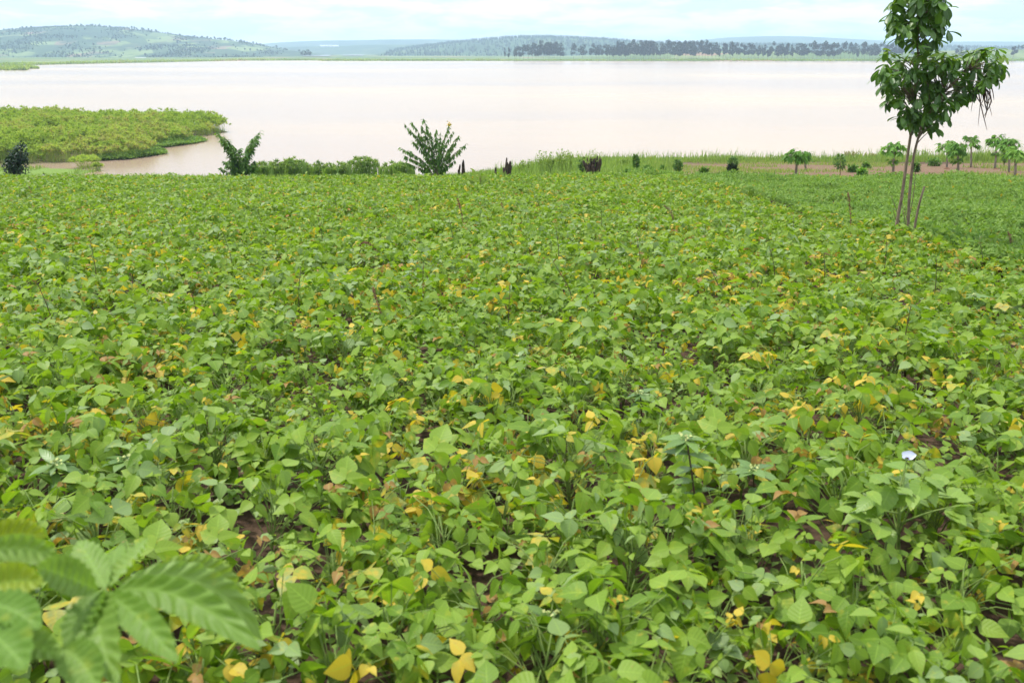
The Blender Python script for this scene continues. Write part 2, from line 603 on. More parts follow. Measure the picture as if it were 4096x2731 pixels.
# ------------------------------------------------------------------ the setting
def grid_mesh(name, X, Y, Z, m, tone=None, smooth=True):
    a, b = X.shape
    mb = MB()
    i = np.arange(a * b).reshape(a, b)
    q = np.stack([i[:-1, :-1], i[1:, :-1], i[1:, 1:], i[:-1, 1:]], -1).reshape(-1, 4)
    mb.add(np.stack([X, Y, Z], -1).reshape(-1, 3), q=q, c=(0.5, 0, 0) if tone is None else tone.reshape(-1, 3))
    return mb.build(name, m, smooth=smooth)


xs = np.concatenate([np.arange(-190, -30, 2.0), np.arange(-30, 30, .4), np.arange(30, 191, 2.0)])
ys = np.concatenate([np.arange(-60, 0, 3.0), np.arange(0, 60, .4), np.arange(60, 152, 1.0)])
GX, GY = np.meshgrid(xs, ys, indexing='ij')
GZ = terrain(GX, GY)
b_ = GX / np.maximum(GY, 4)
pink = sstep(.13, .21, b_) * sstep(37.5, 39.5, GY) * (1 - sstep(68, 76, GY + 7 * vnoise(GX * .25, GY * .25, 12)))
grassy = np.maximum(sstep(74, 80, GY) * sstep(-.2, .05, b_), (1 - sstep(.13, .21, b_)) * sstep(36.5, 39, GY)) * .9
grassy = np.maximum(grassy, sstep(83, 87, GY) * (1 - sstep(-.3, -.2, b_)))
grid_mesh('ground', GX, GY, GZ, ground_mat(), np.stack([b_ * 0, pink, grassy], -1))
tag(bpy.data.objects['ground'], 'brown sloping farm soil falling towards the lake', kind='structure')

mb = MB()
mb.add([(-1600, 48, 0), (1600, 48, 0), (1600, 1330, 0), (-1600, 1330, 0)], q=[(0, 1, 2, 3)])
tag(mb.build('lake_water', water_mat()), 'wide pale pinkish brown lake with faint ripples', kind='structure')

SHX = [-900, -400, 0, 38, 150, 250, 316, 322, 500, 700, 1024, 1700]
SHY = [560, 640, 800, 850, 1030, 1235, 1262, 1190, 1200, 1180, 1168, 1150]


def shore_y(px):
    return np.interp(px, SHX, SHY)


def far_z(px, dist):
    px, dist = np.asarray(px, float), np.asarray(dist, float)
    rise = 11.0 * sstep(560, 700, px) + 2.5 * sstep(900, 1010, px)
    z = -1.5 + 2.3 * sstep(-12, 8, dist) + rise * sstep(70, 330, dist)
    return z + 1.2 * (fbm(px * .02, dist * .006, 5) - .5) * sstep(20, 80, dist)


pxs = np.linspace(-420, 1440, 180)
ds = np.concatenate([np.linspace(-12, 60, 13), np.linspace(75, 420, 20), np.geomspace(470, 5200, 28)])
PX, DD = np.meshgrid(pxs, ds, indexing='ij')
FY = shore_y(PX) + DD
FX = (PX - 512) / F * FY * CP
FZ = far_z(PX, DD)
M_far = hill_mat('far_land', ((.085, .135, .045), (.13, .17, .06)), (.17, .21, .08), (.24, .145, .09), .014)
tag(grid_mesh('far_shore', FX, FY, FZ, M_far), 'flat green far shore land behind the lake', kind='structure')


def ridge(name, D, pts, depth, m, label, seed, back=900, bump=4.0):
    px = np.linspace(pts[0][0], pts[-1][0], 120)
    py = np.interp(px, [p[0] for p in pts], [p[1] for p in pts])
    for _ in range(3):
        py[1:-1] = (py[:-2] + 2 * py[1:-1] + py[2:]) / 4
    top = np.array([at(a, b, D)[2] for a, b in zip(px, py)])
    v = np.concatenate([np.linspace(0, 1, 26), np.linspace(1.1, 1.0 + back / depth, 8)])
    A, Vv = np.meshgrid(np.arange(len(px)), v, indexing='ij')
    Y = D - depth + depth * Vv
    X = (px[A] - 512) / F * CP * D * (0.85 + .15 * Vv)
    up = sstep(0, 1, Vv) * (1 - sstep(1.0, 1.0 + back / depth, Vv))
    base = -6.0
    Z = base + (top[A] - base) * up + bump * (fbm(X / 180, Y / 180, seed) - .5) * sstep(0, .25, Vv) * (1 - .6 * sstep(.8, 1.0, Vv))
    o = grid_mesh(name, X, Y, Z, m)
    tag(o, label, kind='structure')

    def surf(ppx, vv):
        t = float(np.interp(ppx, px, top))
        y = D - depth + depth * vv
        x = (ppx - 512) / F * CP * D * (.85 + .15 * vv)
        z = base + (t - base) * float(sstep(0, 1, vv)) + float(bump * (fbm(np.array([x / 180]), np.array([y / 180]), seed)[0] - .5) * sstep(0, .25, vv) * (1 - .6 * sstep(.8, 1.0, vv)))
        return np.array([x, y, z])
    return surf


M_hill = hill_mat('terraced_hill', ((.030, .060, .038), (.060, .100, .048)), (.15, .20, .08), (.20, .14, .10), .024)
M_wood = hill_mat('wooded_hill', ((.025, .055, .022), (.045, .085, .03)), (.06, .10, .035), (.07, .10, .045), .015)
hill_left = ridge('terraced_hill', 2500, [(-420, 60), (-200, 40), (-80, 33), (0, 29.8), (30, 28.2), (60, 26.6), (95, 26.3), (130, 28.5), (160, 32.5), (190, 37), (215, 39), (240, 42.2),
                                          (262, 45.5), (285, 49.5), (305, 52), (330, 55)], 900, M_hill, 'broad green hill with small fields and scattered trees beyond the lake', 21, bump=16)
hill_mid = ridge('wooded_hill', 3100, [(380, 54), (400, 49.5), (430, 45.8), (460, 42.3), (490, 39.2), (515, 37.4), (545, 37.0), (570, 37.6), (600, 39.6), (640, 42.5), (700, 44.2), (800, 45.5), (900, 47.2), (1000, 48.0), (1200, 50), (1350, 54)], 900, M_wood,
                 'low dark wooded hill behind the eucalyptus row', 22, bump=8)
ridge('distant_ridge', 4000, [(230, 53), (262, 48.4), (300, 46.5), (340, 45.8), (380, 44.5), (430, 44.6), (500, 46), (560, 52)], 900, M_wood, 'blue grey wooded ridge with white roofs, between the two nearer hills', 23, bump=4)
ridge('distant_ridge', 5400, [(180, 51), (240, 46), (280, 42.2), (320, 40.5), (370, 39.8), (420, 39.2), (470, 40), (560, 43), (640, 49)], 1200, M_wood, 'palest far ridge left of centre, above the white roofs', 24, bump=4)
ridge('distant_ridge', 5600, [(640, 48), (690, 41.5), (720, 37.6), (760, 35.9), (800, 36.2), (840, 38.4), (880, 40.6), (930, 41.6), (1000, 41.4), (1060, 41.8), (1200, 44), (1400, 50)], 1200, M_wood, 'pale blue far mountain behind the right half of the eucalyptus row', 25, bump=4)

# two strips of pale water lying in the marsh far behind the shore
def sheet(name, corners, m, label):
    s = MB()
    s.add(corners, q=[(0, 1, 2, 3)])
    return tag(s.build(name, m), label, kind='structure')


M_pond = noise_mat('pond_water', (.55, .55, .52), (.62, .62, .6), .01, .12, 0, spec=.5)
for (a, b_, y0, y1, lb) in ((300, 331, 2050, 2500, 'thin bright strip of far water behind the small clump of trees'), (340, 365, 2250, 2560, 'thin bright strip of far water, the shorter one towards the wooded hill')):
    sheet('marsh_water', [(*at(a + 3, 52, y0)[:2], 2.4), (*at(b_ - 2, 52, y0)[:2], 2.4), (*at(b_, 52, y1)[:2], 2.4), (*at(a, 52, y1)[:2], 2.4)], M_pond, lb)

# ------------------------------------------------------------------ bean plants
EDGE_X = 6.5


def bean_variant(r, n=24, yel=.05, dry=.02, spread=.27, tall=.40):
    az = r.uniform(0, 2 * math.pi, n)
    rad = np.sqrt(r.uniform(.02, 1, n)) * spread
    h = tall * (.40 + .62 * np.sqrt(r.uniform(0, 1, n))) * (1.04 - .22 * (rad / spread) ** 2)
    p = np.stack([rad * np.cos(az), rad * np.sin(az), h], -1)
    a2 = az + r.normal(0, .9, n)
    th = np.clip(r.normal(R(27), R(30), n), R(-30), R(88))
    f = np.stack([np.cos(a2) * np.cos(th), np.sin(a2) * np.cos(th), -np.sin(th)], -1)
    nn = np.stack([np.cos(a2) * np.sin(th), np.sin(a2) * np.sin(th), np.cos(th)], -1)
    s = np.cross(f, nn)
    size = (.042 + .074 * r.uniform(0, 1, n) ** 1.25)
    low = 1 - (h / h.max())
    yy = (r.uniform(0, 1, n) < yel * (1 + 4 * low)).astype(float)
    dd = (r.uniform(0, 1, n) < dry * (1 + 6 * low)).astype(float)
    tone = np.stack([r.uniform(0, 1, n), np.where(yy > 0, r.uniform(.36, .84, n), r.uniform(0, .27, n)), np.where(dd > 0, r.uniform(.5, .9, n), r.uniform(0, .33, n))], -1)
    Ms, Ps, Cs = [], [], []
    for k, ang in ((0, 0), (1, 1), (2, -1)):
        if k == 0:
            fd, nd, off = f, nn, f * (size * .30)[:, None]
            sz = size
        else:
            a = ang * r.normal(R(82), R(14), n)
            fd = f * np.cos(a)[:, None] + s * np.sin(a)[:, None]
            roll = r.normal(R(17), R(22), n)
            fd2 = fd * np.cos(roll)[:, None] - nn * np.sin(roll)[:, None]
            nd = nn * np.cos(roll)[:, None] + fd * np.sin(roll)[:, None]
            fd, off, sz = fd2, f * 0, size * .9
        fd = norm(fd + r.normal(0, .22, (n, 3)))
        nd = norm(nd + r.normal(0, .24, (n, 3)))
        sh = np.where(tone[:, 2] > .45, .72, 1.0)
        Ms.append(frames(fd, nd, sz * sh, sz * sh * r.uniform(.68, 1.1, n), sz * r.uniform(.4, 1.7, n) / sh))
        Ps.append(p + off)
        tt = tone.copy()
        tt[:, 0] = np.clip(tt[:, 0] + r.normal(0, .12, n), 0, 1)
        Cs.append(tt)
    return dict(M=np.concatenate(Ms), P=np.concatenate(Ps), C=np.concatenate(Cs), node=p, tall=tall)


vr = np.random.default_rng(5)
VAR = []
for k in range(14):
    if k < 9:
        VAR.append(bean_variant(vr, n=int(vr.integers(20, 27)), yel=.05, dry=.012, tall=vr.uniform(.34, .46)))
    elif k < 12:
        VAR.append(bean_variant(vr, n=int(vr.integers(18, 24)), yel=.18, dry=.035, tall=vr.uniform(.30, .42)))
    else:
        VAR.append(bean_variant(vr, n=17, yel=.32, dry=.14, tall=.33))

pr = np.random.default_rng(17)
sp_ = .298
gx, gy = np.meshgrid(np.arange(-30, 8, sp_), np.arange(1.15, 41, sp_), indexing='ij')
px_ = (gx + pr.uniform(-.15, .15, gx.shape)).ravel()
py_ = (gy + pr.uniform(-.15, .15, gx.shape)).ravel()
edge = 36.0 + 1.0 * (vnoise(px_ * .4, px_ * 0, 31) - .5) + .8 * sstep(0, 6, px_)
keep = (px_ > -.70 * py_ - 2.2) & (px_ < np.minimum(.70 * py_ + 2.2, EDGE_X + 1.5 * (vnoise(py_ * .5, py_ * 0, 33) - .5) + .5 * pr.normal(0, 1, px_.shape))) & (py_ < edge)
gaps = [(585, 665, .17), (662, 645, .13), (235, 528, .2), (800, 545, .15), (300, 600, .16), (430, 470, .2), (560, 470, .16), (950, 590, .18), (130, 410, .22), (690, 410, .2), (845, 470, .22)]
for a, b, rr in gaps:
    g = ground_at(a, b)
    keep &= (px_ - g[0]) ** 2 + (py_ - g[1]) ** 2 > rr ** 2
keep &= pr.uniform(0, 1, px_.shape) > .03
px_, py_ = px_[keep], py_[keep]
inframe = np.abs(px_) < .585 * py_ + .22
order = np.argsort(py_ + 1000.0 * ~inframe)
px_, py_ = px_[order], py_[order]
pz_ = terrain(px_, py_)
yn = fbm(px_ * .55, py_ * .4, 41, 3)
u_ = pr.uniform(0, 1, len(px_))
vi_ = np.where(yn > .63, np.where(u_ < .45, 9 + (u_ * 1000).astype(int) % 3, np.where(u_ < .62, 12 + (u_ * 1000).astype(int) % 2, (u_ * 1000).astype(int) % 9)),
               np.where(u_ < .13, 9 + (u_ * 1000).astype(int) % 3, np.where(u_ < .15, 12, (u_ * 1000).astype(int) % 9)))
rot_ = pr.uniform(0, 2 * math.pi, len(px_))
scl_ = pr.uniform(.82, 1.18, len(px_)) * (1 - .25 * sstep(.56, .72, fbm(px_ * .9 + 50, py_ * .9, 47, 2)))

# the nearest 300 plants: each a thing with stem, foliage and its yellowed leaves
vmesh = []
for k, v in enumerate(VAR):
    yl = (v['C'][:, 1] > .35) | (v['C'][:, 2] > .45)
    fm, ym, sm = MB(), MB(), MB()
    fm.bake(bean0, v['M'][~yl], v['P'][~yl], v['C'][~yl])
    ym.bake(bean0, v['M'][yl], v['P'][yl], v['C'][yl])
    r = np.random.default_rng(100 + k)
    st = np.array([[0, 0, -.03], [.012, .006, .10], [-.008, .012, .2], [.006, -.006, v['tall'] * .86]])
    sm.tube(st, [.006, .0055, .0045, .003], 6)
    for p in v['node']:
        z0 = r.uniform(.03, max(.06, p[2] * .8))
        b0 = np.array([np.interp(z0, st[:, 2], st[:, 0]), np.interp(z0, st[:, 2], st[:, 1]), z0])
        mid = (b0 + p) / 2 + np.array([0, 0, .035])
        sm.tube([b0, mid, p], [.0026, .0022, .0018], 4, cap=False)
    vmesh.append((sm.mesh('stem', M_beanstem, True), fm.mesh('foliage', M_bean, True), ym.mesh('yellow_leaves', M_bean, True) if yl.any() else None))

NEAR = 300
LANDMARKS = [('the broad leaved sapling', -1.0, 1.6), ('the bare soil at the bottom', *ground_at(620, 648)[:2]), ('the pale flowered weed', *ground_at(896, 575)[:2]),
             ('the tall red stemmed spurge', *ground_at(697, 540)[:2]), ('the dark stemmed spurge', *ground_at(58, 522)[:2]), ('the soil gap behind the sapling', *ground_at(230, 535)[:2]),
             ('the wide leaf rosette', *ground_at(482, 425)[:2]), ('the upright yellow green grass tuft', *ground_at(858, 392)[:2]), ('the long knobbly stalk', *ground_at(388, 348)[:2]), ('the flat whorled spurge', *ground_at(752, 540)[:2])]
ORD = ['nearest', 'second nearest', 'third nearest', 'fourth nearest', 'fifth nearest', 'sixth nearest', 'seventh nearest', 'eighth nearest', 'ninth nearest', 'tenth nearest', 'eleventh nearest', 'twelfth nearest']


def bean_key(x, y, v, s):
    kind = 'mostly yellowed bean plant' if v >= 12 else 'partly yellowed bean plant' if v >= 9 else 'green bean plant'
    size = 'tall ' if s > 1.04 else 'low ' if s < .86 else ''
    d = [math.hypot(x - a, y - b) for _, a, b in LANDMARKS]
    i = int(np.argmin(d))
    nm, a, b = LANDMARKS[i]
    rel = 'behind' if y - b > abs(x - a) else 'in front of' if b - y > abs(x - a) else 'left of' if x < a else 'right of'
    return f'{size}{kind} {rel} {nm}', d[i]


keys = [bean_key(px_[i], py_[i], int(vi_[i]), scl_[i]) for i in range(min(NEAR, len(px_)))]
BEAN_LABEL = {}
for key in sorted(set(k for k, _ in keys)):
    mem = sorted((d, i) for i, (k, d) in enumerate(keys) if k == key)
    for j, (d, i) in enumerate(mem):
        BEAN_LABEL[i] = key if len(mem) == 1 else ORD[min(j, 11)] + ' ' + key

for i in range(min(NEAR, len(px_))):
    k = int(vi_[i])
    root = thing('bean_plant', BEAN_LABEL[i], 'bean plant', (px_[i], py_[i], pz_[i]), 'bean plants in the near part of the field')
    root.rotation_euler = (random.gauss(0, .05), random.gauss(0, .05), rot_[i])
    root.scale = (scl_[i],) * 3
    sm, fm, ym = vmesh[k]
    child(sm, 'stem', root)
    child(fm, 'foliage', root)
    if ym:
        child(ym, 'yellow_leaves', root)

# the rest of the field: one mass
fld = MB()
for k, v in enumerate(VAR):
    idx = np.nonzero((vi_ == k) & (np.arange(len(px_)) >= NEAR))[0]
    for tmpl, lo, hi, frac in ((bean1, 0, 15, 1.0), (bean2, 15, 26, 1.0), (bean2, 26, 60, .72)):
        ii = idx[(py_[idx] >= lo) & (py_[idx] < hi)]
        if not len(ii):
            continue
        c, s = np.cos(rot_[ii]), np.sin(rot_[ii])
        z = np.zeros_like(c)
        RM = np.stack([np.stack([c, -s, z], -1), np.stack([s, c, z], -1), np.stack([z, z, z + 1], -1)], 1) * scl_[ii][:, None, None]
        m = len(v['M'])
        sel = np.arange(int(m * frac))
        big = 1.0 if frac == 1 else 1.15
        MM = np.einsum('nij,kjl->nkil', RM, v['M'][sel] * big).reshape(-1, 3, 3)
        PP = (np.einsum('nij,kj->nki', RM, v['P'][sel]) + np.stack([px_[ii], py_[ii], pz_[ii]], -1)[:, None]).reshape(-1, 3)
        CC = np.repeat(v['C'][sel][None], len(ii), 0)
        CC = CC + np.concatenate([pr.normal(0, .10, (len(ii), len(sel), 1)) + (fbm(px_[ii] * .3, py_[ii] * .25, 61, 3)[:, None, None] - .5) * .5, np.zeros((len(ii), len(sel), 2))], -1)
        CC = np.clip(CC.reshape(-1, 3), 0, 1)
        fld.bake(tmpl, MM, PP, CC)
tag(fld.build('bean_field', M_bean, smooth=True), 'wide field of green bean plants flecked with yellow leaves', 'bean field', kind='stuff')

# low weeds under the beans near the camera
wd = MB()
n = 22000
wy = np.sqrt(pr.uniform(1.4 ** 2, 9.5 ** 2, n))
wx = pr.uniform(-.62, .62, n) * wy + pr.uniform(-.6, .6, n)
ok = (wx < EDGE_X) & (vnoise(wx * 1.4, wy * 1.4, 71) > .28)
wx, wy = wx[ok], wy[ok]
n = len(wx)
a = pr.uniform(0, 2 * math.pi, n)
th = pr.uniform(-.5, .8, n)
f = np.stack([np.cos(a) * np.cos(th), np.sin(a) * np.cos(th), np.sin(th)], -1)
wp = np.stack([wx, wy, terrain(wx, wy) + pr.uniform(.01, .2, n)], -1)
wd.bake(bean1, frames(f, np.array([0, 0, 1.0]) + pr.normal(0, .3, (n, 3)), pr.uniform(.025, .06, n)), wp, np.stack([pr.uniform(.2, 1, n), np.zeros(n), np.zeros(n)], -1))
tag(wd.build('low_weeds', M_nicandra, smooth=True), 'tiny leaved weeds covering the soil under the near beans', 'weeds', kind='stuff')

# the finer leaved crop right of the bean field
cp = MB()
n = 190000
cy = 9 + 29.5 * pr.uniform(0, 1, n) ** .8
cx = EDGE_X + .35 + pr.uniform(0, 1, n) * (np.maximum(.62 * cy + 2 - EDGE_X, .5))
back = 37.6 + .8 * (vnoise(cx * .5, cx * 0, 76) - .5)
ok = (cy < back)
# middle strip between the beans' far end and the bare soil
cx2 = pr.uniform(3.5, 9, 5000)
cy2 = pr.uniform(36, 38.3, 5000)
cx, cy = np.concatenate([cx[ok], cx2]), np.concatenate([cy[ok], cy2])
n = len(cx)
row = .5 + .5 * np.sin(cy * 2 * math.pi / 1.1 + 2 * fbm(cx * .3, cy * .3, 77))
hgt = (.06 + .60 * fbm(cx * .7, cy * .7, 78, 3) + .08 * row) * (.5 + .5 * np.sqrt(pr.uniform(0, 1, n)))
cpos = np.stack([cx, cy, terrain(cx, cy) + hgt], -1)
a = pr.uniform(0, 2 * math.pi, n)
th = pr.normal(.35, .5, n)
f = np.stack([np.cos(a) * np.cos(th), np.sin(a) * np.cos(th), np.sin(th)], -1)
sz = pr.uniform(.05, .13, n) * (1 + .3 * sstep(25, 45, cy))
cp.bake(lance1, frames(f, np.array([0, 0, 1.0]) + pr.normal(0, .35, (n, 3)), sz, sz * 1.6), cpos,
        np.stack([np.clip(pr.uniform(0, .9, n) + (fbm(cx * .4, cy * .4, 79) - .5) * .6, 0, 1), np.where(pr.uniform(0, 1, n) < .01, .8, 0), np.zeros(n)], -1))
tag(cp.build('green_crop', M_crop), 'dense fine leaved green crop beyond the tree on the right', 'crop field', kind='stuff')

# ------------------------------------------------------------------ the slim tree at the field's right edge
TY = 14.7


def wpt(px, py, dy=0.0):
    return at(px, py, TY + dy)


def bez(pts, n=10):
    """smooth polyline through points"""
    pts = np.asarray(pts, float)
    t = np.linspace(0, len(pts) - 1, n)
    o = np.stack([np.interp(t, np.arange(len(pts)), pts[:, i]) for i in range(3)], -1)
    for _ in range(2):
        o[1:-1] = (o[:-2] + 2 * o[1:-1] + o[2:]) / 4
    return o


def in_poly(px, py, poly):
    c = False
    for i in range(len(poly)):
        x1, y1 = poly[i]
        x2, y2 = poly[i - 1]
        if (y1 > py) != (y2 > py) and px < (x2 - x1) * (py - y1) / (y2 - y1) + x1:
            c = not c
    return c


base = wpt(904, 225)
base[2] = tz(base[0], base[1])
tree = thing('slim_tree', 'slim two stemmed tree with drooping glossy leaves at the right edge of the bean field', 'tree', base)
t1 = bez([wpt(896, 229), wpt(898, 216), wpt(902, 196), wpt(907, 158), wpt(911, 133), wpt(914, 110), wpt(917, 85, .1), wpt(918, 60, .1), wpt(918, 30, .1), wpt(921, -10), wpt(922, -40)], 40)
t2 = bez([wpt(908, 229), wpt(908.5, 215), wpt(909, 199), wpt(913, 158), wpt(917, 142), wpt(921, 127), wpt(936, 104), wpt(950, 85), wpt(968, 70)], 36)
lo_poly = [(878, 58), (893, 49), (911, 46), (946, 47), (957, 52), (968, 48), (997, 48), (1003, 56), (1003, 74), (990, 78), (975, 92), (962, 98), (952, 108), (941, 120), (934, 129), (918, 126), (905, 127), (896, 117), (893, 108), (883, 102), (889, 93), (882, 84), (876, 72)]
up_poly = [(890, 12), (889, 33), (902, 40), (940, 40), (948, 34), (948, 25), (944, 14), (949, 2), (946, -16), (936, -34), (922, -44), (908, -34), (894, -14)]
tr = np.random.default_rng(77)
whorl = []
for poly, cnt, dmin, depth, up in ((lo_poly, 150, 5.0, .62, 0), (up_poly, 70, 6.2, .45, 1)):
    x0, x1 = min(p[0] for p in poly), max(p[0] for p in poly)
    y0, y1 = min(p[1] for p in poly), max(p[1] for p in poly)
    got, tries = [], 0
    while len(got) < cnt and tries < 9000:
        tries += 1
        a, b = tr.uniform(x0, x1), tr.uniform(y0, y1)
        if not in_poly(a, b, poly):
            continue
        dz = tr.uniform(-depth, depth)
        if any(math.hypot(a - g[0], b - g[1]) + 9 * abs(dz - g[2]) < dmin for g in got):
            continue
        got.append((a, b, dz))
    whorl += [(*g, up) for g in got]
trunkA, trunkB, limbs, crown = MB(base), MB(base), MB(base), MB(base)
trunkA.tube(t1, np.linspace(.029, .008, len(t1)), 8)
trunkB.tube(t2, np.linspace(.027, .010, len(t2)), 8)
for (a, b, dz, up) in whorl:
    w = wpt(a, b, dz)
    cand = t1 if (up or a < 918) else t2
    low = cand[(cand[:, 2] < w[2] + .05)]
    low = low if len(low) else cand[:1]
    k = low[int(np.argmin(np.linalg.norm(low - (w - [0, 0, .28]), axis=1)))]
    mid = (k + w) / 2 + np.array([0, 0, .05])
    limbs.tube(bez([k, mid, w], 6), np.linspace(.009, .003, 6), 5, cap=False)
    m = int(tr.integers(6, 10)) if not up else int(tr.integers(5, 8))
    az = np.arange(m) / m * 2 * math.pi + tr.uniform(0, 6) + tr.normal(0, .25, m)
    top = (not up and b < 60)
    th = tr.normal(R(-28 if not top else -8), R(24), m)
    f = np.stack([np.cos(az) * np.cos(th), np.sin(az) * np.cos(th), np.sin(th)], -1)
    ln = tr.uniform(.125, .205, m) * (1.3 if up else 1.0)
    tone = tr.uniform(0, .75, m)
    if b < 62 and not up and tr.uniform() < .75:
        tone = tr.uniform(.7, 1.0, m)  # lit crown top painted in as lighter, yellower leaf tones
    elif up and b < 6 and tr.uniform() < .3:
        tone = tr.uniform(.6, .95, m)  # same painted lightening on some of the topmost leaves
    upv = np.array([0, 0, 1.0]) + tr.normal(0, .18, (m, 3))
    crown.bake(obov, frames(f, upv, ln, ln * tr.uniform(.72, 1.1, m), ln * tr.uniform(.6, 1.6, m)), np.repeat(w[None], m, 0) + tr.normal(0, .025, (m, 3)),
               np.stack([tone, np.zeros(m), np.zeros(m)], -1))
tA = trunkA.build('trunk', M_bark, tree, True)
tB = trunkB.build('trunk', M_bark, tree, True)
limbs.build('limbs', M_bark, tree, True)
crown.build('crown', M_tree, tree, True)
tw = MB(base)
for pts in ([(899, 226), (895, 218), (893, 208)], [(900, 222), (895, 205), (891, 196)], [(906, 226), (903, 210), (902, 200)], [(908, 226), (906, 215), (905, 206)], [(909, 218), (913, 200), (915, 180), (915.5, 172)], [(897, 218), (899, 226), (901, 230)]):
    tw.tube(bez([wpt(*p, tr.uniform(-.1, .1)) for p in pts], 8), np.linspace(.008, .003, 8), 5)
tw.build('twigs', M_bark, tree, True)

# dry strands hanging out of the right side of the crown
hp = at(980, 80, TY)
pods = MB(base)
for (x0, y0, x1, y1, x2, y2, rd) in ((978, 80, 979, 98, 987, 130, .010), (980, 84, 990, 92, 992, 103, .009), (982, 84, 993, 100, 984, 116, .010), (986, 84, 984, 100, 987, 112, .012), (988, 82, 991, 95, 986, 108, .008),
                                     (976, 84, 976, 97, 984, 107, .010), (980, 84, 984, 100, 980, 104, .008), (984, 84, 988, 105, 985, 118, .011), (974, 84, 973, 98, 971, 112, .006), (990, 82, 993, 92, 994, 100, .008), (982, 90, 980, 106, 978, 126, .006),
                                     (985, 86, 983, 96, 987, 104, .009), (987, 90, 989, 104, 992, 116, .006)):
    d0 = tr.uniform(-.15, .15)
    pods.tube(bez([wpt(x0, y0, d0), wpt(x1, y1, d0), wpt(x2, y2, d0)], 9), np.array([.5, .9, 1, 1, .9, .8, .8, .6, .25]) * rd, 5)
pods.build('hanging_pods', M_pod, tree, True)

st = MB()
sb = wpt(914, 229, .1)
sb[2] = tz(sb[0], sb[1])
st = MB(sb)
st.tube(bez([sb, wpt(917, 212, .1), wpt(921, 197, .1), wpt(924.5, 186, .1)], 9), np.linspace(.021, .015, 9), 7)
tag(st.build('wooden_stake', M_bark, smooth=True), 'short bare brown stake leaning right beside the slim tree', 'stake')

# ------------------------------------------------------------------ broad leaved sapling, lower left, close to the camera
sg = np.array([-.95, 1.32, 0])
sg[2] = tz(sg[0], sg[1])
sap = thing('broad_leaved_sapling', 'close broad leaved sapling with ribbed leaves in the lower left corner', 'sapling', sg)
s_l, s_s = MB(sg), MB(sg)
n1, n2, n3 = at(104, 590, 1.28), at(-22, 598, 1.18), at(-30, 545, 1.25)
s_s.tube(bez([sg + [0, 0, -.04], sg + [.02, .0, .35], (sg + n1) / 2 + [-.02, 0, .12], n1], 12), np.linspace(.012, .006, 12), 7)
s_s.tube(bez([sg + [0, 0, .3], (sg + n2) / 2 + [-.02, 0, .15], n2, n3], 10), np.linspace(.010, .005, 10), 7)
s_s.build('stem', M_beanstem, sap, True)


def broad_leaf(b, m, t, width, side, tone, ripple=.006, nr=9):
    nu, nv = 44, 12
    u = np.linspace(0, 1, nu + 1)[:, None]
    mid = (1 - u) ** 2 * b + 2 * u * (1 - u) * m + u ** 2 * t
    tan = norm(2 * (1 - u) * (m - b) + 2 * u * (t - m))
    sv = norm(side - (tan * (tan @ side)[:, None]))
    nrm = np.cross(tan, sv)
    nrm = nrm * np.sign(nrm[:, 2:3] + 1e-6)
    w = np.interp(u[:, 0], [0, .05, .2, .45, .7, .88, .97, 1], [.03, .25, .72, 1, .92, .55, .2, .02]) * width / 2
    v = np.linspace(-1, 1, nv + 1)
    P = mid[:, None] + sv[:, None] * (v[None, :, None] * w[:, None, None]) + nrm[:, None] * ((np.abs(v)[None] * w[:, None] * .22 + ripple * np.minimum(1, np.abs(v)[None] * 2.2) * (w / (width / 2))[:, None] * np.sin(2 * math.pi * nr * (u - .10 * np.abs(v)[None])))[..., None])
    i = np.arange((nu + 1) * (nv + 1)).reshape(nu + 1, nv + 1)
    q = np.stack([i[:-1, :-1], i[1:, :-1], i[1:, 1:], i[:-1, 1:]], -1).reshape(-1, 4)
    U, Vv = np.meshgrid(u[:, 0], v, indexing='ij')
    s_l.add(P.reshape(-1, 3), q=q, c=(tone, 0, 0), uv=np.stack([U, Vv], -1).reshape(-1, 2))


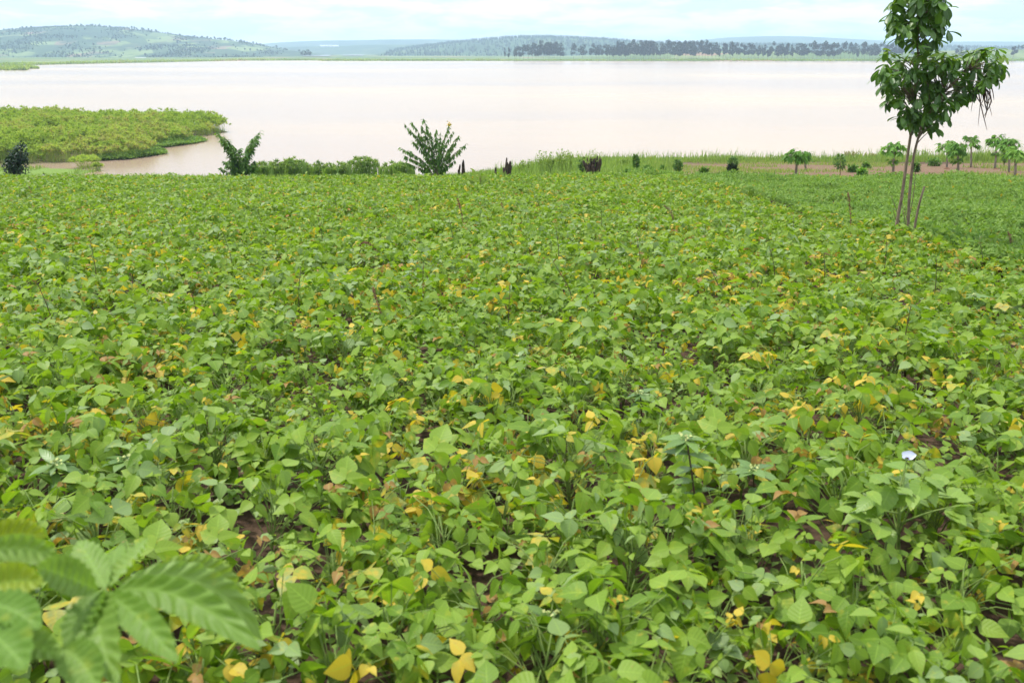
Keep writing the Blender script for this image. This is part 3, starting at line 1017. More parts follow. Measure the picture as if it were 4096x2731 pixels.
Xv, Yv, Zv = np.array([1., 0, 0]), np.array([0, 1., 0]), np.array([0, 0, 1.])
for (b, m, t, w, sd_, tn) in (
        ((114, 591, 1.28), (176, 574, 1.22), (261, 650, 1.12), .056, (.1, 1, .75), .35),
        ((118, 588, 1.33), (205, 548, 1.42), (262, 640, 1.40), .062, (.3, 1, .35), .6),
        ((150, 572, 1.42), (215, 552, 1.48), (243, 602, 1.5), .056, (0, .7, .8), .86),
        ((104, 592, 1.27), (86, 612, 1.18), (118, 684, 1.05), .066, (1, -.1, .25), .45),
        ((102, 590, 1.26), (84, 604, 1.2), (70, 652, 1.12), .058, (1, .3, .3), .3),
        ((106, 588, 1.32), (92, 562, 1.45), (78, 540, 1.52), .056, (1, 0, .2), .55),
        ((110, 586, 1.33), (128, 560, 1.44), (146, 538, 1.55), .050, (1, 0, .4), .6),
        ((112, 588, 1.33), (112, 560, 1.5), (118, 546, 1.62), .050, (1, 0, .4), .4),
        ((98, 590, 1.25), (64, 572, 1.20), (36, 566, 1.16), .058, (.2, 1, .2), .5),
        ((-26, 556, 1.25), (22, 536, 1.27), (66, 562, 1.20), .046, (0, .5, 1), .68),
        ((-26, 546, 1.32), (8, 528, 1.36), (46, 536, 1.4), .058, (0, .6, 1), .97),  # high tone paints in light passing through the leaf
        ((-26, 594, 1.18), (8, 574, 1.16), (43, 582, 1.14), .058, (0, .7, 1), .95),
        ((-26, 604, 1.15), (10, 600, 1.10), (40, 628, 1.04), .058, (.4, 1, .2), .1),  # low tone paints shade into this leaf and the next
        ((-26, 622, 1.12), (0, 634, 1.02), (26, 668, .96), .072, (.6, .7, .2), .05),
        ((-10, 648, 1.10), (25, 632, 1.12), (62, 658, 1.08), .050, (.1, 1, .5), .75),
        ((60, 648, 1.12), (84, 655, 1.08), (98, 690, 1.02), .060, (1, .2, .4), .4),
        ((106, 592, 1.26), (140, 612, 1.15), (178, 662, 1.06), .050, (.7, .7, .5), .3)):
    broad_leaf(at(*b), at(*m), at(*t), w, np.array(sd_, float), tn)
s_l.build('foliage', M_sapl, sap, True)

# ------------------------------------------------------------------ weeds standing in the beans
def spurge(px, py, ptx, pty, label, pairs=4, big=1.0, lean=0):
    g = ground_at(px, py)
    top = at(ptx, pty, g[1] + lean)
    top[2] = max(top[2], g[2] + .3)
    h = top[2] - g[2]
    r = np.random.default_rng(int(px * 7 + py))
    root = thing('spurge_weed', label, 'weed', g, 'spurge weeds standing above the beans')
    sm, fm, hm = MB(g), MB(g), MB(g)
    path = bez([g + [0, 0, -.03], g * .6 + top * .4 + [.01, 0, .02], top], 10)
    sm.tube(path, np.linspace(.006, .004, 10), 6)
    P, f, ln = [], [], []
    for k in range(pairs):
        q = path[int(4 + 5 * k / max(1, pairs - 1) * .9)]
        a0 = r.uniform(0, math.pi)
        for s in (0, math.pi):
            a = a0 + s + r.normal(0, .2)
            th = r.normal(-.15, .25)
            P.append(q)
            f.append((math.cos(a) * math.cos(th), math.sin(a) * math.cos(th), math.sin(th)))
            ln.append(r.uniform(.10, .15) * big)
    for k in range(9):
        a = k / 9 * 2 * math.pi + r.normal(0, .15)
        th = r.normal(.12, .22)
        P.append(top)
        f.append((math.cos(a) * math.cos(th), math.sin(a) * math.cos(th), math.sin(th)))
        ln.append(r.uniform(.08, .16) * big)
    P, f, ln = np.array(P), np.array(f), np.array(ln)
    fm.bake(lance0, frames(f, np.array([0, 0, 1.]) + r.normal(0, .15, f.shape), ln, ln * r.uniform(1.0, 1.7, len(ln))), P, np.stack([r.uniform(0, 1, len(P)), 0 * ln, 0 * ln], -1))
    n = 26
    hp_ = top + np.stack([r.normal(0, .018, n), r.normal(0, .018, n), r.uniform(0, .03, n)], -1)
    hm.bake(quad, rand_rot(n, r) * r.uniform(.007, .014, n)[:, None, None], hp_, np.tile([.5, 0, 0], (n, 1)))
    sm.build('stem', M_spurge_stem, root, True)
    fm.build('foliage', M_spurge, root, True)
    hm.build('flower_cluster', M_floret, root)
    return root


M_spurge_stem = noise_mat('spurge_stem', (.06, .07, .03), (.10, .045, .035), 25, .6, .1)
spurge(697, 545, 687, 440, 'tall spurge weed with a dark red stem and narrow grey green leaves, right of centre', 5, 1.05)
spurge(752, 540, 753, 470, 'spurge weed with a flat leaf whorl, right of the tall red stemmed one', 4)
spurge(59, 530, 56, 464, 'dark stemmed spurge weed at the left edge above the broad sapling', 5, 1.1)
spurge(130, 515, 128, 464, 'spurge weed with bright drooping leaves above the soil gap on the left', 4, 1.0)
spurge(482, 425, 482, 390, 'spurge weed with a wide leaf rosette in the middle of the field', 3, 1.0)
spurge(479, 318, 477, 292, 'small far spurge weed below the bright grass shoots', 3)
spurge(412, 305, 411, 273, 'far spurge weed with dark blue green hanging leaves near the drooping seed heads', 3)
spurge(518, 395, 517, 364, 'spurge weed with pale flower specks right of the middle rosette', 3)
spurge(400, 318, 400, 288, 'far spurge weed with one broad shining leaf left of the grass shoots', 3)
spurge(560, 684, 548, 655, 'pale blue green spurge weed at the bottom edge beside the bare soil', 4, .62, -.05)
spurge(975, 330, 974, 296, 'far spurge weed near the right border, below the slim tree', 3)
spurge(640, 440, 640, 404, 'spurge weed with a dull flower cluster, behind the tall red stemmed one', 3)

# apple of Peru weed with one pale flower
g = ground_at(897, 588)
nic = thing('flowering_weed', 'bushy toothed leaf weed with one pale lilac flower, lower right', 'weed', g)
r = np.random.default_rng(9)
nst, nlf, nfl = MB(g), MB(g), MB(g)
topn = at(899, 492, g[1])
path = bez([g + [0, 0, -.03], (g + topn) / 2, topn], 10)
nst.tube(path, np.linspace(.011, .006, 10), 8)
P, f, ln, tone = [], [], [], []
ends = [(850, 512, -.1), (835, 505, .1), (960, 505, -.1), (968, 500, .15), (880, 470, .2), (905, 468, .1), (925, 475, -.1), (890, 480, -.2), (860, 480, .3), (940, 482, .3), (880, 525, -.25), (868, 490, -.2), (915, 495, -.25)]
for (a, b, dz) in ends:
    e = at(a, b, g[1] + dz)
    k = path[int(r.integers(5, 10))]
    nst.tube(bez([k, (k + e) / 2 + [0, 0, .02], e], 6), np.linspace(.005, .0025, 6), 5, cap=False)
    for j in range(5):
        q = k + (e - k) * r.uniform(.45, 1.0)
        d = norm((e - k) * np.array([1, 1, .3]) + r.normal(0, .5, 3) * np.linalg.norm(e - k))
        d[2] = r.normal(-.1, .25)
        P.append(q)
        f.append(d)
        ln.append(r.uniform(.06, .13))
        tone.append(r.uniform(.2, 1))
tooth = leaf_tm([0, .08, .12, .22, .27, .38, .42, .55, .6, .74, .78, 1], [.03, .22, .17, .36, .29, .41, .33, .38, .29, .25, .17, .01], 12, 2, fold=.2, bend=-.25)
P, f, ln = np.array(P), np.array(f), np.array(ln)
nlf.bake(tooth, frames(f, np.array([0, 0, 1.]) + r.normal(0, .25, f.shape), ln), P, np.stack([np.array(tone), 0 * ln, 0 * ln], -1))
fc = at(907, 458, g[1] + .05)
k = path[-1]
nst.tube(bez([k, (k + fc) / 2, fc], 5), [.004, .0035, .003, .003, .003], 5, cap=False)
ring = []
th = np.arange(20) / 20 * 2 * math.pi
cup = [fc + np.array([0, -.004, 0])]
for rr, dz, dy in ((.010, .0, .0), (.020, .012, -.004), (.030, .021, -.010)):
    wob = 1 + .10 * np.cos(5 * th) * (rr > .02)
    ring.append(np.stack([rr * wob * np.cos(th), dy + rr * .75 * wob * np.sin(th) * .4, dz + rr * .55 * np.sin(th)], -1) + fc)
vv = np.concatenate(ring)
q = [(i * 20 + j, i * 20 + (j + 1) % 20, (i + 1) * 20 + (j + 1) % 20, (i + 1) * 20 + j) for i in range(2) for j in range(20)]
nfl.add(vv, q=q)
nst.build('stem', M_beanstem, nic, True)
nlf.build('foliage', M_nicandra, nic, True)
nfl.build('flower', M_petal, nic, True)

# dry reddish seed heads on stalks
SG = 'dry seed heads standing above the beans'


def seed_head(pts, label, head=.45, rad=.012):
    g = ground_at(*pts[0])
    # the foot is hidden in the beans: drop the stalk to the ground
    pr_ = [at(a, b, g[1]) for a, b in pts]
    foot = np.array([pr_[0][0], g[1], tz(pr_[0][0], g[1])])
    root = thing('sorghum_stalk', label, 'sorghum', foot, SG)
    path = bez([foot] + pr_, 16)
    sm, hm = MB(foot), MB(foot)
    sm.tube(path, np.linspace(.008, .004, 16), 5)
    r = np.random.default_rng(int(pts[0][0]))
    i0 = int(16 * (1 - head))
    hpts = path[i0:]
    n = 170
    idx = r.uniform(0, len(hpts) - 1.01, n)
    a = hpts[idx.astype(int)] * (1 - idx % 1)[:, None] + hpts[idx.astype(int) + 1] * (idx % 1)[:, None]
    prof = np.sin(np.pi * np.clip(idx / (len(hpts) - 1), .06, .97)) ** .6
    off = r.normal(0, 1, (n, 3)) * (rad * .62 * prof)[:, None]
    hm.bake(tuft, rand_rot(n, r) * r.uniform(.010, .026, n)[:, None, None], a + off, np.tile([.5, 0, 0], (n, 1)))
    sm.build('stalk', M_straw, root, True)
    hm.build('seed_head', M_sorghum, root)


seed_head([(466, 240), (463, 222), (460, 205), (457, 198)], 'upright dry seed head right of centre near the back of the field', .45, .02)
seed_head([(482, 196), (481, 186), (480, 176)], 'thin dry seed head beside the maize shoot', .5, .018)
seed_head([(506, 225), (504, 212), (501, 202)], 'short pale seed head left of the charred stump line', .5, .02)
seed_head([(675, 235), (674, 222), (671, 211), (664, 205)], 'dark forked seed head in the right half of the field', .5, .03)
seed_head([(383, 276), (380, 258), (374, 246), (366, 241), (361, 243)], 'arching seed head bent over to the left, left of centre', .65, .014)
seed_head([(361, 276), (361, 258), (360, 244)], 'upright brown seed head just left of the arching one', .7, .012)
seed_head([(388, 348), (384, 325), (378, 303), (373, 288)], 'long knobbly reddish stalk below the arching seed head', .8, .011)
seed_head([(850, 252), (851, 225), (850, 205), (848, 192)], 'tall slender pale stalk left of the slim tree', .5, .02)
seed_head([(1014, 262), (1013, 245), (1008, 232)], 'straw coloured stalk near the right border', .5, .03)
seed_head([(58, 256), (56, 243), (48, 233), (42, 234)], 'small drooping seed head near the left border', .6, .02)
seed_head([(34, 204), (32, 195), (29, 186)], 'reddish seed head at the far left of the field', .6, .035)
seed_head([(288, 212), (286, 202), (283, 193)], 'dark bent seed head in the back of the field left of the spreading shrub', .5, .03)
seed_head([(690, 190), (688, 183), (685, 178)], 'small brown seed head at the back edge of the beans', .6, .03)
seed_head([(160, 205), (159, 198), (157, 193)], 'faint thin seed head far back left of the forked shrub', .6, .025)

# thin dark weed stalks that poke out of the beans
wr = np.random.default_rng(321)
SPOTS = [(115, 232), (178, 262), (98, 300), (232, 288), (262, 238), (302, 330), (322, 262), (338, 222), (420, 232), (425, 330), (452, 262), (540, 226), (556, 282), (572, 330), (598, 250), (622, 222), (640, 290), (702, 262), (722, 318), (742, 232), (772, 300), (790, 250), (822, 302), (880, 290), (930, 322), (980, 282), (198, 342), (60, 352), (512, 352), (905, 385)]
AREA = ('left third', 'middle', 'right third')
for i, (a, b_) in enumerate(SPOTS):
    g = ground_at(a, b_)
    k = g[1] / F / CP
    H = .48 + wr.uniform(.08, .26)
    root = thing('weed_stalk', 'thin dark weed stalk in the ' + AREA[0 if a < 341 else 1 if a < 683 else 2] + ' of the beans, ' + ('far back' if b_ < 245 else 'midway back' if b_ < 300 else 'nearer the camera'), 'weed', g, 'thin weed stalks in the beans')
    sm, lm = MB(g), MB(g)
    pth = bez([g, g + [wr.normal(0, .03), 0, H * .55], g + [wr.normal(-.03, .07), wr.normal(0, .05), H]], 9)
    sm.tube(pth, np.linspace(.006, .0025, 9), 5)
    n = int(wr.integers(6, 12))
    q = pth[wr.integers(4, 9, n)]
    f = norm(wr.normal(size=(n, 3)) + [0, 0, .5])
    lm.bake(lance0, frames(f, wr.normal(size=(n, 3)), wr.uniform(.03, .09, n)), q, np.stack([wr.uniform(0, 1, n), np.zeros(n), np.where(wr.uniform(0, 1, n) < .3, .7, 0)], -1))
    sm.build('stem', M_spurge_stem, root, True)
    lm.build('foliage', M_spurge, root, True)

# bright grass and maize shoots
def shoot(px, py, blades, label, name='grass_shoot', cat='grass shoot', wid=.022):
    g = ground_at(px, py)
    mb = MB(g)
    for pts in blades:
        pp = bez([g] + [at(a, b, g[1]) for a, b in pts], 12)
        tan = norm(np.gradient(pp, axis=0))
        s = norm(np.cross(tan, np.array([.3, 1, .1])))
        w = np.interp(np.linspace(0, 1, 12), [0, .3, .7, 1], [.35, 1, .8, .03]) * wid
        v = np.concatenate([pp - s * w[:, None], pp + np.array([0, .15 * wid, -.2 * wid]), pp + s * w[:, None]])
        q = [(k * 12 + i, (k + 1) * 12 + i, (k + 1) * 12 + i + 1, k * 12 + i + 1) for k in range(2) for i in range(11)]
        mb.add(v, q=q, c=(.75, 0, 0))
    tag(mb.build(name, M_grass, smooth=True), label, cat, 'bright shoots in the bean field')


shoot(480, 196, [[(474, 185), (466, 172), (461, 176)], [(476, 182), (474, 170), (470, 168)], [(481, 182), (486, 172), (492, 190)], [(477, 185), (468, 180), (462, 184)], [(480, 180), (479, 172), (484, 169)], [(482, 186), (490, 180), (497, 190)]], 'pale green maize shoot at the back of the field beside a seed head', 'maize_shoot', 'maize shoot', .06)
shoot(450, 300, [[(447, 290), (442, 270)], [(444, 292), (438, 282)], [(451, 290), (449, 282)]], 'bright yellow green grass blades in the middle of the field')
shoot(468, 240, [[(465, 228), (461, 216)], [(471, 230), (474, 222)]], 'two bright grass blades under the upright seed head')
shoot(505, 232, [[(505, 224), (503, 217)], [(507, 226), (508, 219)]], 'short bright grass blades near the short pale seed head')
shoot(640, 305, [[(641, 296), (643, 285)], [(638, 298), (634, 290)]], 'grass blades right of centre halfway up the field')
shoot(858, 392, [[(858, 375), (856, 360)], [(862, 378), (866, 362)], [(855, 380), (850, 368)]], 'upright yellow green grass tuft in the right part of the field', wid=.016)

# ------------------------------------------------------------------ shrubs and stumps along the far edge of the field
def feather_branch(fm, sm, pts, r, dens=26, leaf=.16, tone=(0, .8), rad=.014, droop=-.9, start=.25):
    path = bez(pts, 14)
    sm.tube(path, np.linspace(rad, rad * .3, 14), 5, cap=False)
    n = dens
    idx = r.uniform(start * 13, 12.99, n)
    p = path[idx.astype(int)] * (1 - idx % 1)[:, None] + path[np.minimum(idx.astype(int) + 1, 13)] * (idx % 1)[:, None]
    a = r.uniform(0, 2 * math.pi, n)
    th = r.normal(droop, .35, n)
    f = np.stack([np.cos(a) * np.cos(th), np.sin(a) * np.cos(th), np.sin(th)], -1)
    ln = r.uniform(.7, 1.3, n) * leaf
    fm.bake(lance1, frames(f, np.array([0, 0, 1.]) + r.normal(0, .4, (n, 3)), ln, ln * 1.25), p, np.stack([r.uniform(*tone, n), 0 * ln, 0 * ln], -1))


def shrub(name, label, px, py, Y, tips, r, dens=30, leaf=.2, mat=None, cat='shrub', jit=.5, tone=(0, .85), droop=-.9, group=None, flower=None, rad=.016, start=.25, bark=None):
    b = at(px, py, Y)
    b[2] = tz(b[0], Y)
    root = thing(name, label, cat, b, group)
    sm, fm = MB(b), MB(b)
    for tip in tips:
        e = at(tip[0], tip[1], Y + r.uniform(-jit, jit))
        m = b + (e - b) * .5 + np.array([(b[0] - e[0]) * .10, 0, .12 * abs(e[2] - b[2])])
        feather_branch(fm, sm, [b, m, e], r, dens, leaf, tip[2] if len(tip) > 2 else tone, rad, droop, start)
    sm.build('branches', bark or M_bark, root, True)
    fm.build('foliage', mat or M_shrub, root)
    if flower:
        f_ = MB(b)
        n = 30
        c = at(*flower, Y)
        f_.bake(quad, rand_rot(n, r) * r.uniform(.04, .08, n)[:, None, None], c + r.normal(0, .06, (n, 3)), np.tile([.5, 0, 0], (n, 1)))
        f_.build('flower_cluster', M_yflower, root)
    return root


sr = np.random.default_rng(23)
sh = [(404, 123), (411, 121), (409, 128), (423, 117.5), (421, 125), (430, 131), (436, 129), (441, 131), (449, 124.5), (453, 131), (459, 135), (456, 142), (467, 143), (463, 148), (400, 147, (.6, 1)), (404, 155), (412, 140), (418, 134), (408, 150), (428, 142), (443, 140), (450, 152), (440, 150), (455, 160), (415, 160), (425, 156, (.5, 1)), (405, 162), (433, 158)]
shrub('spreading_shrub', 'largest spreading shrub with many feathery branches and a yellow flower, on the shore', 437, 172, 40.5, sh, sr, 70, .19, jit=.8, start=.3, flower=(449, 124.5))
vs = [(216, 132, (.5, 1)), (219, 134, (.4, 1)), (224, 136), (228, 140), (261, 130, (.5, 1)), (257, 134), (253, 138, (.3, .9)), (259, 139), (250, 147), (233, 146), (240, 148), (228, 155), (255, 160), (248, 158), (222, 160), (236, 160), (244, 164), (232, 166), (227, 148), (231, 152), (246, 153), (252, 150), (226, 165), (257, 166), (238, 156), (250, 165), (235, 170), (220, 138), (256, 142), (229, 160), (243, 158), (219, 168)]
shrub('forked_shrub', 'green shrub with two arms spread in a V, in front of the water inlet', 241, 173, 40, vs, sr, 58, .22, jit=.6, start=.4, droop=-.45)


def leafy_bush(name, label, px, py, Y, wpx, hpx, mat, r, n=900, leaf=.18, tone=(0, 1), cat='bush', group=None, stem=True, tm=None, zbase=None, lob=5):
    b = at(px, py, Y)
    b[2] = tz(b[0], Y) if zbase is None else zbase
    k = Y / F / CP
    w, h = wpx * k / 2, hpx * k
    root = thing(name, label, cat, b, group)
    cs = np.stack([r.uniform(-.6, .6, lob) * w, r.uniform(-.5, .5, lob) * w, r.uniform(.3, .75, lob) * h], -1)
    rs = r.uniform(.35, .55, lob)
    j = r.integers(0, lob, n)
    d = norm(r.normal(size=(n, 3)))
    p = cs[j] + d * (r.uniform(.35, 1, n) ** .5 * rs[j])[:, None] * np.array([w, w, h * .62])
    p[:, 2] = np.maximum(p[:, 2], .02 * h)
    f = norm(d + r.normal(0, .7, (n, 3)))
    ln = r.uniform(.6, 1.4, n) * leaf
    fm, sm = MB(b), MB(b)
    fm.bake(tm or lance1, frames(f, np.array([0, 0, 1.]) + r.normal(0, .5, (n, 3)), ln, ln * 1.6), b + p, np.stack([r.uniform(*tone, n), 0 * ln, 0 * ln], -1))
    for c in cs:
        sm.tube(bez([b + [0, 0, -.05], b + c * .5, b + c], 6), np.linspace(.012 + .02 * h * .3, .006, 6), 5, cap=False)
    sm.build('branches', M_bark, root, True)
    fm.build('foliage', mat, root)
    return root


leafy_bush('dark_bush', 'dark green rounded bush standing by the water at the far left', 19, 175, 41, 23, 36, M_darkbush, sr, 1400, .15, lob=10)
leafy_bush('dark_bush', 'tiny dark bush just right of the big dark one at the far left', 46, 177, 41, 6, 7, M_darkbush, sr, 160, .16)

# papyrus: stems with mop heads
umb_n = 16


def papyrus_clump(mb, c, w, h, r, n, headr=.22, tone=(0, .75)):
    """n stems fanning from c, each ending in a round mop of thin rays"""
    a = r.uniform(0, 2 * math.pi, n)
    rd = np.sqrt(r.uniform(0, 1, n)) * w
    top = c + np.stack([rd * np.cos(a), rd * np.sin(a), h * r.uniform(.72, 1.05, n) * (1 - .25 * (rd / w) ** 2)], -1)
    foot = c + np.stack([rd * .45 * np.cos(a), rd * .45 * np.sin(a), 0 * a], -1)
    d = top - foot
    ln = np.linalg.norm(d, axis=1)
    yaw = r.uniform(0, math.pi, n)
    side = np.stack([np.cos(yaw), np.sin(yaw), 0 * yaw], -1) * .035
    nrm = np.cross(side, d / ln[:, None])
    tr_ = r.uniform(*tone, n)
    mb.bake(tuft, np.stack([side, nrm, d], -1), foot, np.stack([tr_ * .5, 0 * a, 0 * a], -1))
    k = umb_n
    P = np.repeat(top, k, 0)
    aa = r.uniform(0, 2 * math.pi, n * k)
    th = r.normal(.45, .55, n * k)
    f = np.stack([np.cos(aa) * np.cos(th), np.sin(aa) * np.cos(th), np.sin(th)], -1)
    hl = r.uniform(.6, 1.2, n * k) * headr
    s = norm(np.cross(f, r.normal(size=(n * k, 3)))) * (hl * .34)[:, None]
    mb.bake(tuft, np.stack([s, np.cross(s, f), f * hl[:, None]], -1), P, np.stack([np.repeat(tr_, k) + r.normal(0, .1, n * k), np.zeros(n * k), np.zeros(n * k)], -1).clip(0, 1))


pp_r = np.random.default_rng(91)
# green clumps behind the field's edge, between and around the two shrubs
for (px, top, Y, w, n, lb) in ((262, 161, 58, 12, 22, 'reed clump beside the forked shrub'), (276, 160, 60, 12, 22, 'low reed clump second right of the forked shrub'), (293, 156.5, 60, 15, 40, 'tall bright reed clump midway between the forked and the spreading shrub'),
                               (303, 159, 62, 12, 22, 'reed clump just right of the tall bright one'), (319, 161, 60, 10, 18, 'reed clump left of the open gap in the reeds'), (341, 160.5, 60, 12, 20, 'thin dark reed clump left of the round one'),
                               (363, 155.5, 62, 20, 70, 'round olive reed clump right of the gap'), (392, 161.5, 58, 14, 26, 'reed clump at the left foot of the spreading shrub'), (404, 162, 56, 12, 24, 'small reed clump under the spreading shrub'), (330, 163.5, 58, 9, 14, 'low reed clump in the middle of the reed line')):
    b = at(px, 172, Y)
    b[2] = tz(b[0], Y)
    h = at(px, top, Y)[2] - b[2]
    root = thing('reed_clump', lb, 'reeds', b, 'reed clumps along the shore behind the beans')
    m_ = MB(b)
    papyrus_clump(m_, b, w * Y / F / CP * .72, h * .94, pp_r, int(n * 1.5), .24, (0, 1))
    m_.build('reed_tops', M_reed, root)
    n_ = 190
    a = pp_r.uniform(0, 6.28, n_)
    rd = pp_r.uniform(0, .85, n_) * w * Y / F / CP
    l2 = MB(b)
    l2.bake(blade, np.einsum('nij,j->nij', np.stack([np.stack([np.cos(a), -np.sin(a), 0 * a], -1), np.stack([np.sin(a), np.cos(a), 0 * a], -1), np.stack([0 * a, 0 * a, 0 * a + 1], -1)], 1), np.array([.085, .7, h * .78])),
            b + np.stack([rd * np.cos(a), rd * np.sin(a), 0 * a], -1), np.stack([pp_r.uniform(0, .6, n_), 0 * a, 0 * a], -1))
    l2.build('reed_blades', M_reed, root)

# stumps
def stump(name, label, px, top, by, Y, spikes, wpx, cat='stump', group='charred stumps by the shore'):
    b = at(px, by, Y)
    b[2] = tz(b[0], Y)
    r = np.random.default_rng(int(px))
    mb = MB(b)
    k = Y / F / CP
    H = at(px, top, Y)[2] - b[2]
    for i in range(spikes):
        o = np.array([r.uniform(-.5, .5) * wpx * k * .7, r.uniform(-.25, .25) * wpx * k, 0])
        h = H * (1.0 if i == 0 else r.uniform(.45, .95))
        tip = b + o + np.array([r.normal(0, .06) * h + (o[0] * .35), r.normal(0, .05), h])
        rr = r.uniform(.05, .10) * min(1.0, wpx / 9 + .3)
        mb.tube(bez([b + o * .8 + [0, 0, -.1], b + o + [0, 0, h * .5], tip - [0, 0, .12 * h], tip], 9), np.array([1.2, 1.1, 1, .95, .9, .85, .75, .55, .12]) * rr, 7)
    tag(mb.build(name, M_char, smooth=False), label, cat, group)


stump('charred_stump', 'tallest charred jagged stump, alone on the shore right of the spreading shrub', 507, 157, 177, 42, 8, 9)
stump('charred_stump', 'knee high dark stump left of the tallest charred one', 495, 167, 177, 42, 3, 4)
stump('dead_stick', 'thin dead stick leaning at the right foot of the spreading shrub', 463, 159, 175, 41, 2, 3, 'stick', None)
stump('dead_stick', 'thinner forked dead stick just left of the leaning one', 458.5, 164, 175, 41, 2, 2, 'stick', None)
stump('charred_stump', 'tiny dark stump in the grass between the charred stump and the cut bush', 548, 173, 178, 42, 3, 4)
stump('cut_bush', 'broad dark clump of cut stems on the shore in the middle', 593, 156, 178, 42, 34, 17, 'cut bush', None)
cb = bpy.data.objects['cut_bush']
b = np.array(cb.location)
gm = MB(b)
for (a, t0) in ((590, 151), (593, 149), (596, 150.5), (588, 158), (599, 153)):
    pt = bez([b + [(a - 593) * .03, 0, .2], at(a, t0 + 10, 42), at(a + sr.uniform(-1, 1), t0, 42)], 8)
    gm.tube(pt, np.linspace(.010, .004, 8), 4, c=(.8, 0, 0), cap=False)
    n = 24
    pp2 = pt[sr.integers(2, 8, n)] + sr.normal(0, .05, (n, 3))
    f = norm(sr.normal(size=(n, 3)) + [0, 0, .6])
    gm.bake(lance1, frames(f, sr.normal(size=(n, 3)), .13, .12), pp2, np.tile([.7, 0, 0], (n, 1)))
gm.build('green_shoots', M_grass, cb)
shrub('small_shrub', 'narrow green shrub leaning on the left of the cut bush', 582, 177, 42.5, [(580, 158), (583, 156), (578, 163), (585, 162), (581, 167)], sr, 40, .16, group=None, jit=.2, droop=.2)

# ------------------------------------------------------------------ small saplings and bushes on the bare strip
SGP = 'small saplings on the bare strip'
for (px, by, top, w, lb, drk) in ((636, 175, 155, 5, 'slender grey green sapling nearest the cut bush', 0), (678, 177, 160, 7, 'thin stemmed sapling with a round grey crown, left of the dark round bushes', 0),
                                  (733, 172, 157, 8, 'little tree with a flat dark crown above the round bush', 0), (840, 177, 155, 11, 'thin stemmed feathery sapling between the first two papayas', 0)):
    g = ground_at(px, by, 38)
    Y = g[1]
    rr_ = np.random.default_rng(int(px))
    tall = at(px, top, Y)
    root = thing('young_sapling', lb, 'sapling', g, SGP)
    sm, fm = MB(g), MB(g)
    k = Y / F / CP
    axis = bez([g + [0, 0, -.05], g * .5 + tall * .5 + [.03, 0, 0], tall], 10)
    sm.tube(axis, np.linspace(.022, .008, 10), 6)
    n = 420
    z = rr_.uniform(.38, 1.02, n)
    a = rr_.uniform(0, 6.28, n)
    rad = w * k / 2 * np.sin(np.pi * np.clip((z - .3) / .75, .05, .97)) * np.sqrt(rr_.uniform(0, 1, n))
    p = g + (tall - g) * z[:, None] + np.stack([rad * np.cos(a), rad * np.sin(a), 0 * a], -1)
    f = norm(np.stack([np.cos(a), np.sin(a), rr_.normal(.2, .6, n)], -1))
    ln = rr_.uniform(.08, .17, n)
    fm.bake(lance1, frames(f, rr_.normal(0, .5, (n, 3)) + [0, 0, 1.], ln, ln * 1.3), p, np.stack([rr_.uniform(0, .9, n), 0 * ln, 0 * ln], -1))
    sm.build('trunk', M_bark, root, True)
    fm.build('crown', M_shrub, root)

for (px, by, w, h, lb, mt) in ((703, 177, 8, 10, 'dark round bush left of the little flat crowned tree', M_shrub), (732, 176, 8, 11, 'dark round bush below the little flat crowned tree', M_euc),
                               (627, 178, 9, 7, 'low grey green bush at the start of the bare strip', M_shrub), (649, 176, 10, 9, 'low fuzzy bush right of the slender sapling', M_shrub), (663, 172, 4, 4, 'tiny bush on the grass edge behind the fuzzy one', M_shrub),
                               (861, 177, 8, 9, 'yellow green low bush left of the mound papaya', M_papaya), (852, 172, 7, 6, 'small bush behind the yellow green one', M_shrub), (934, 166, 15, 10, 'wide dark bush between the mound papaya and the papaya pair', M_shrub), (915, 172, 6, 9, 'small bush right of the slim tree stems', M_shrub),
                               (866, 168, 8, 5, 'flat bush at the grass edge behind the yellow green one', M_shrub)):
    g = ground_at(px, by, 38)
    leafy_bush('small_bush', lb, px, by, g[1], w, h, mt, sr, 330, .17, group='low bushes on the bare strip')

# ------------------------------------------------------------------ papayas
fing = []


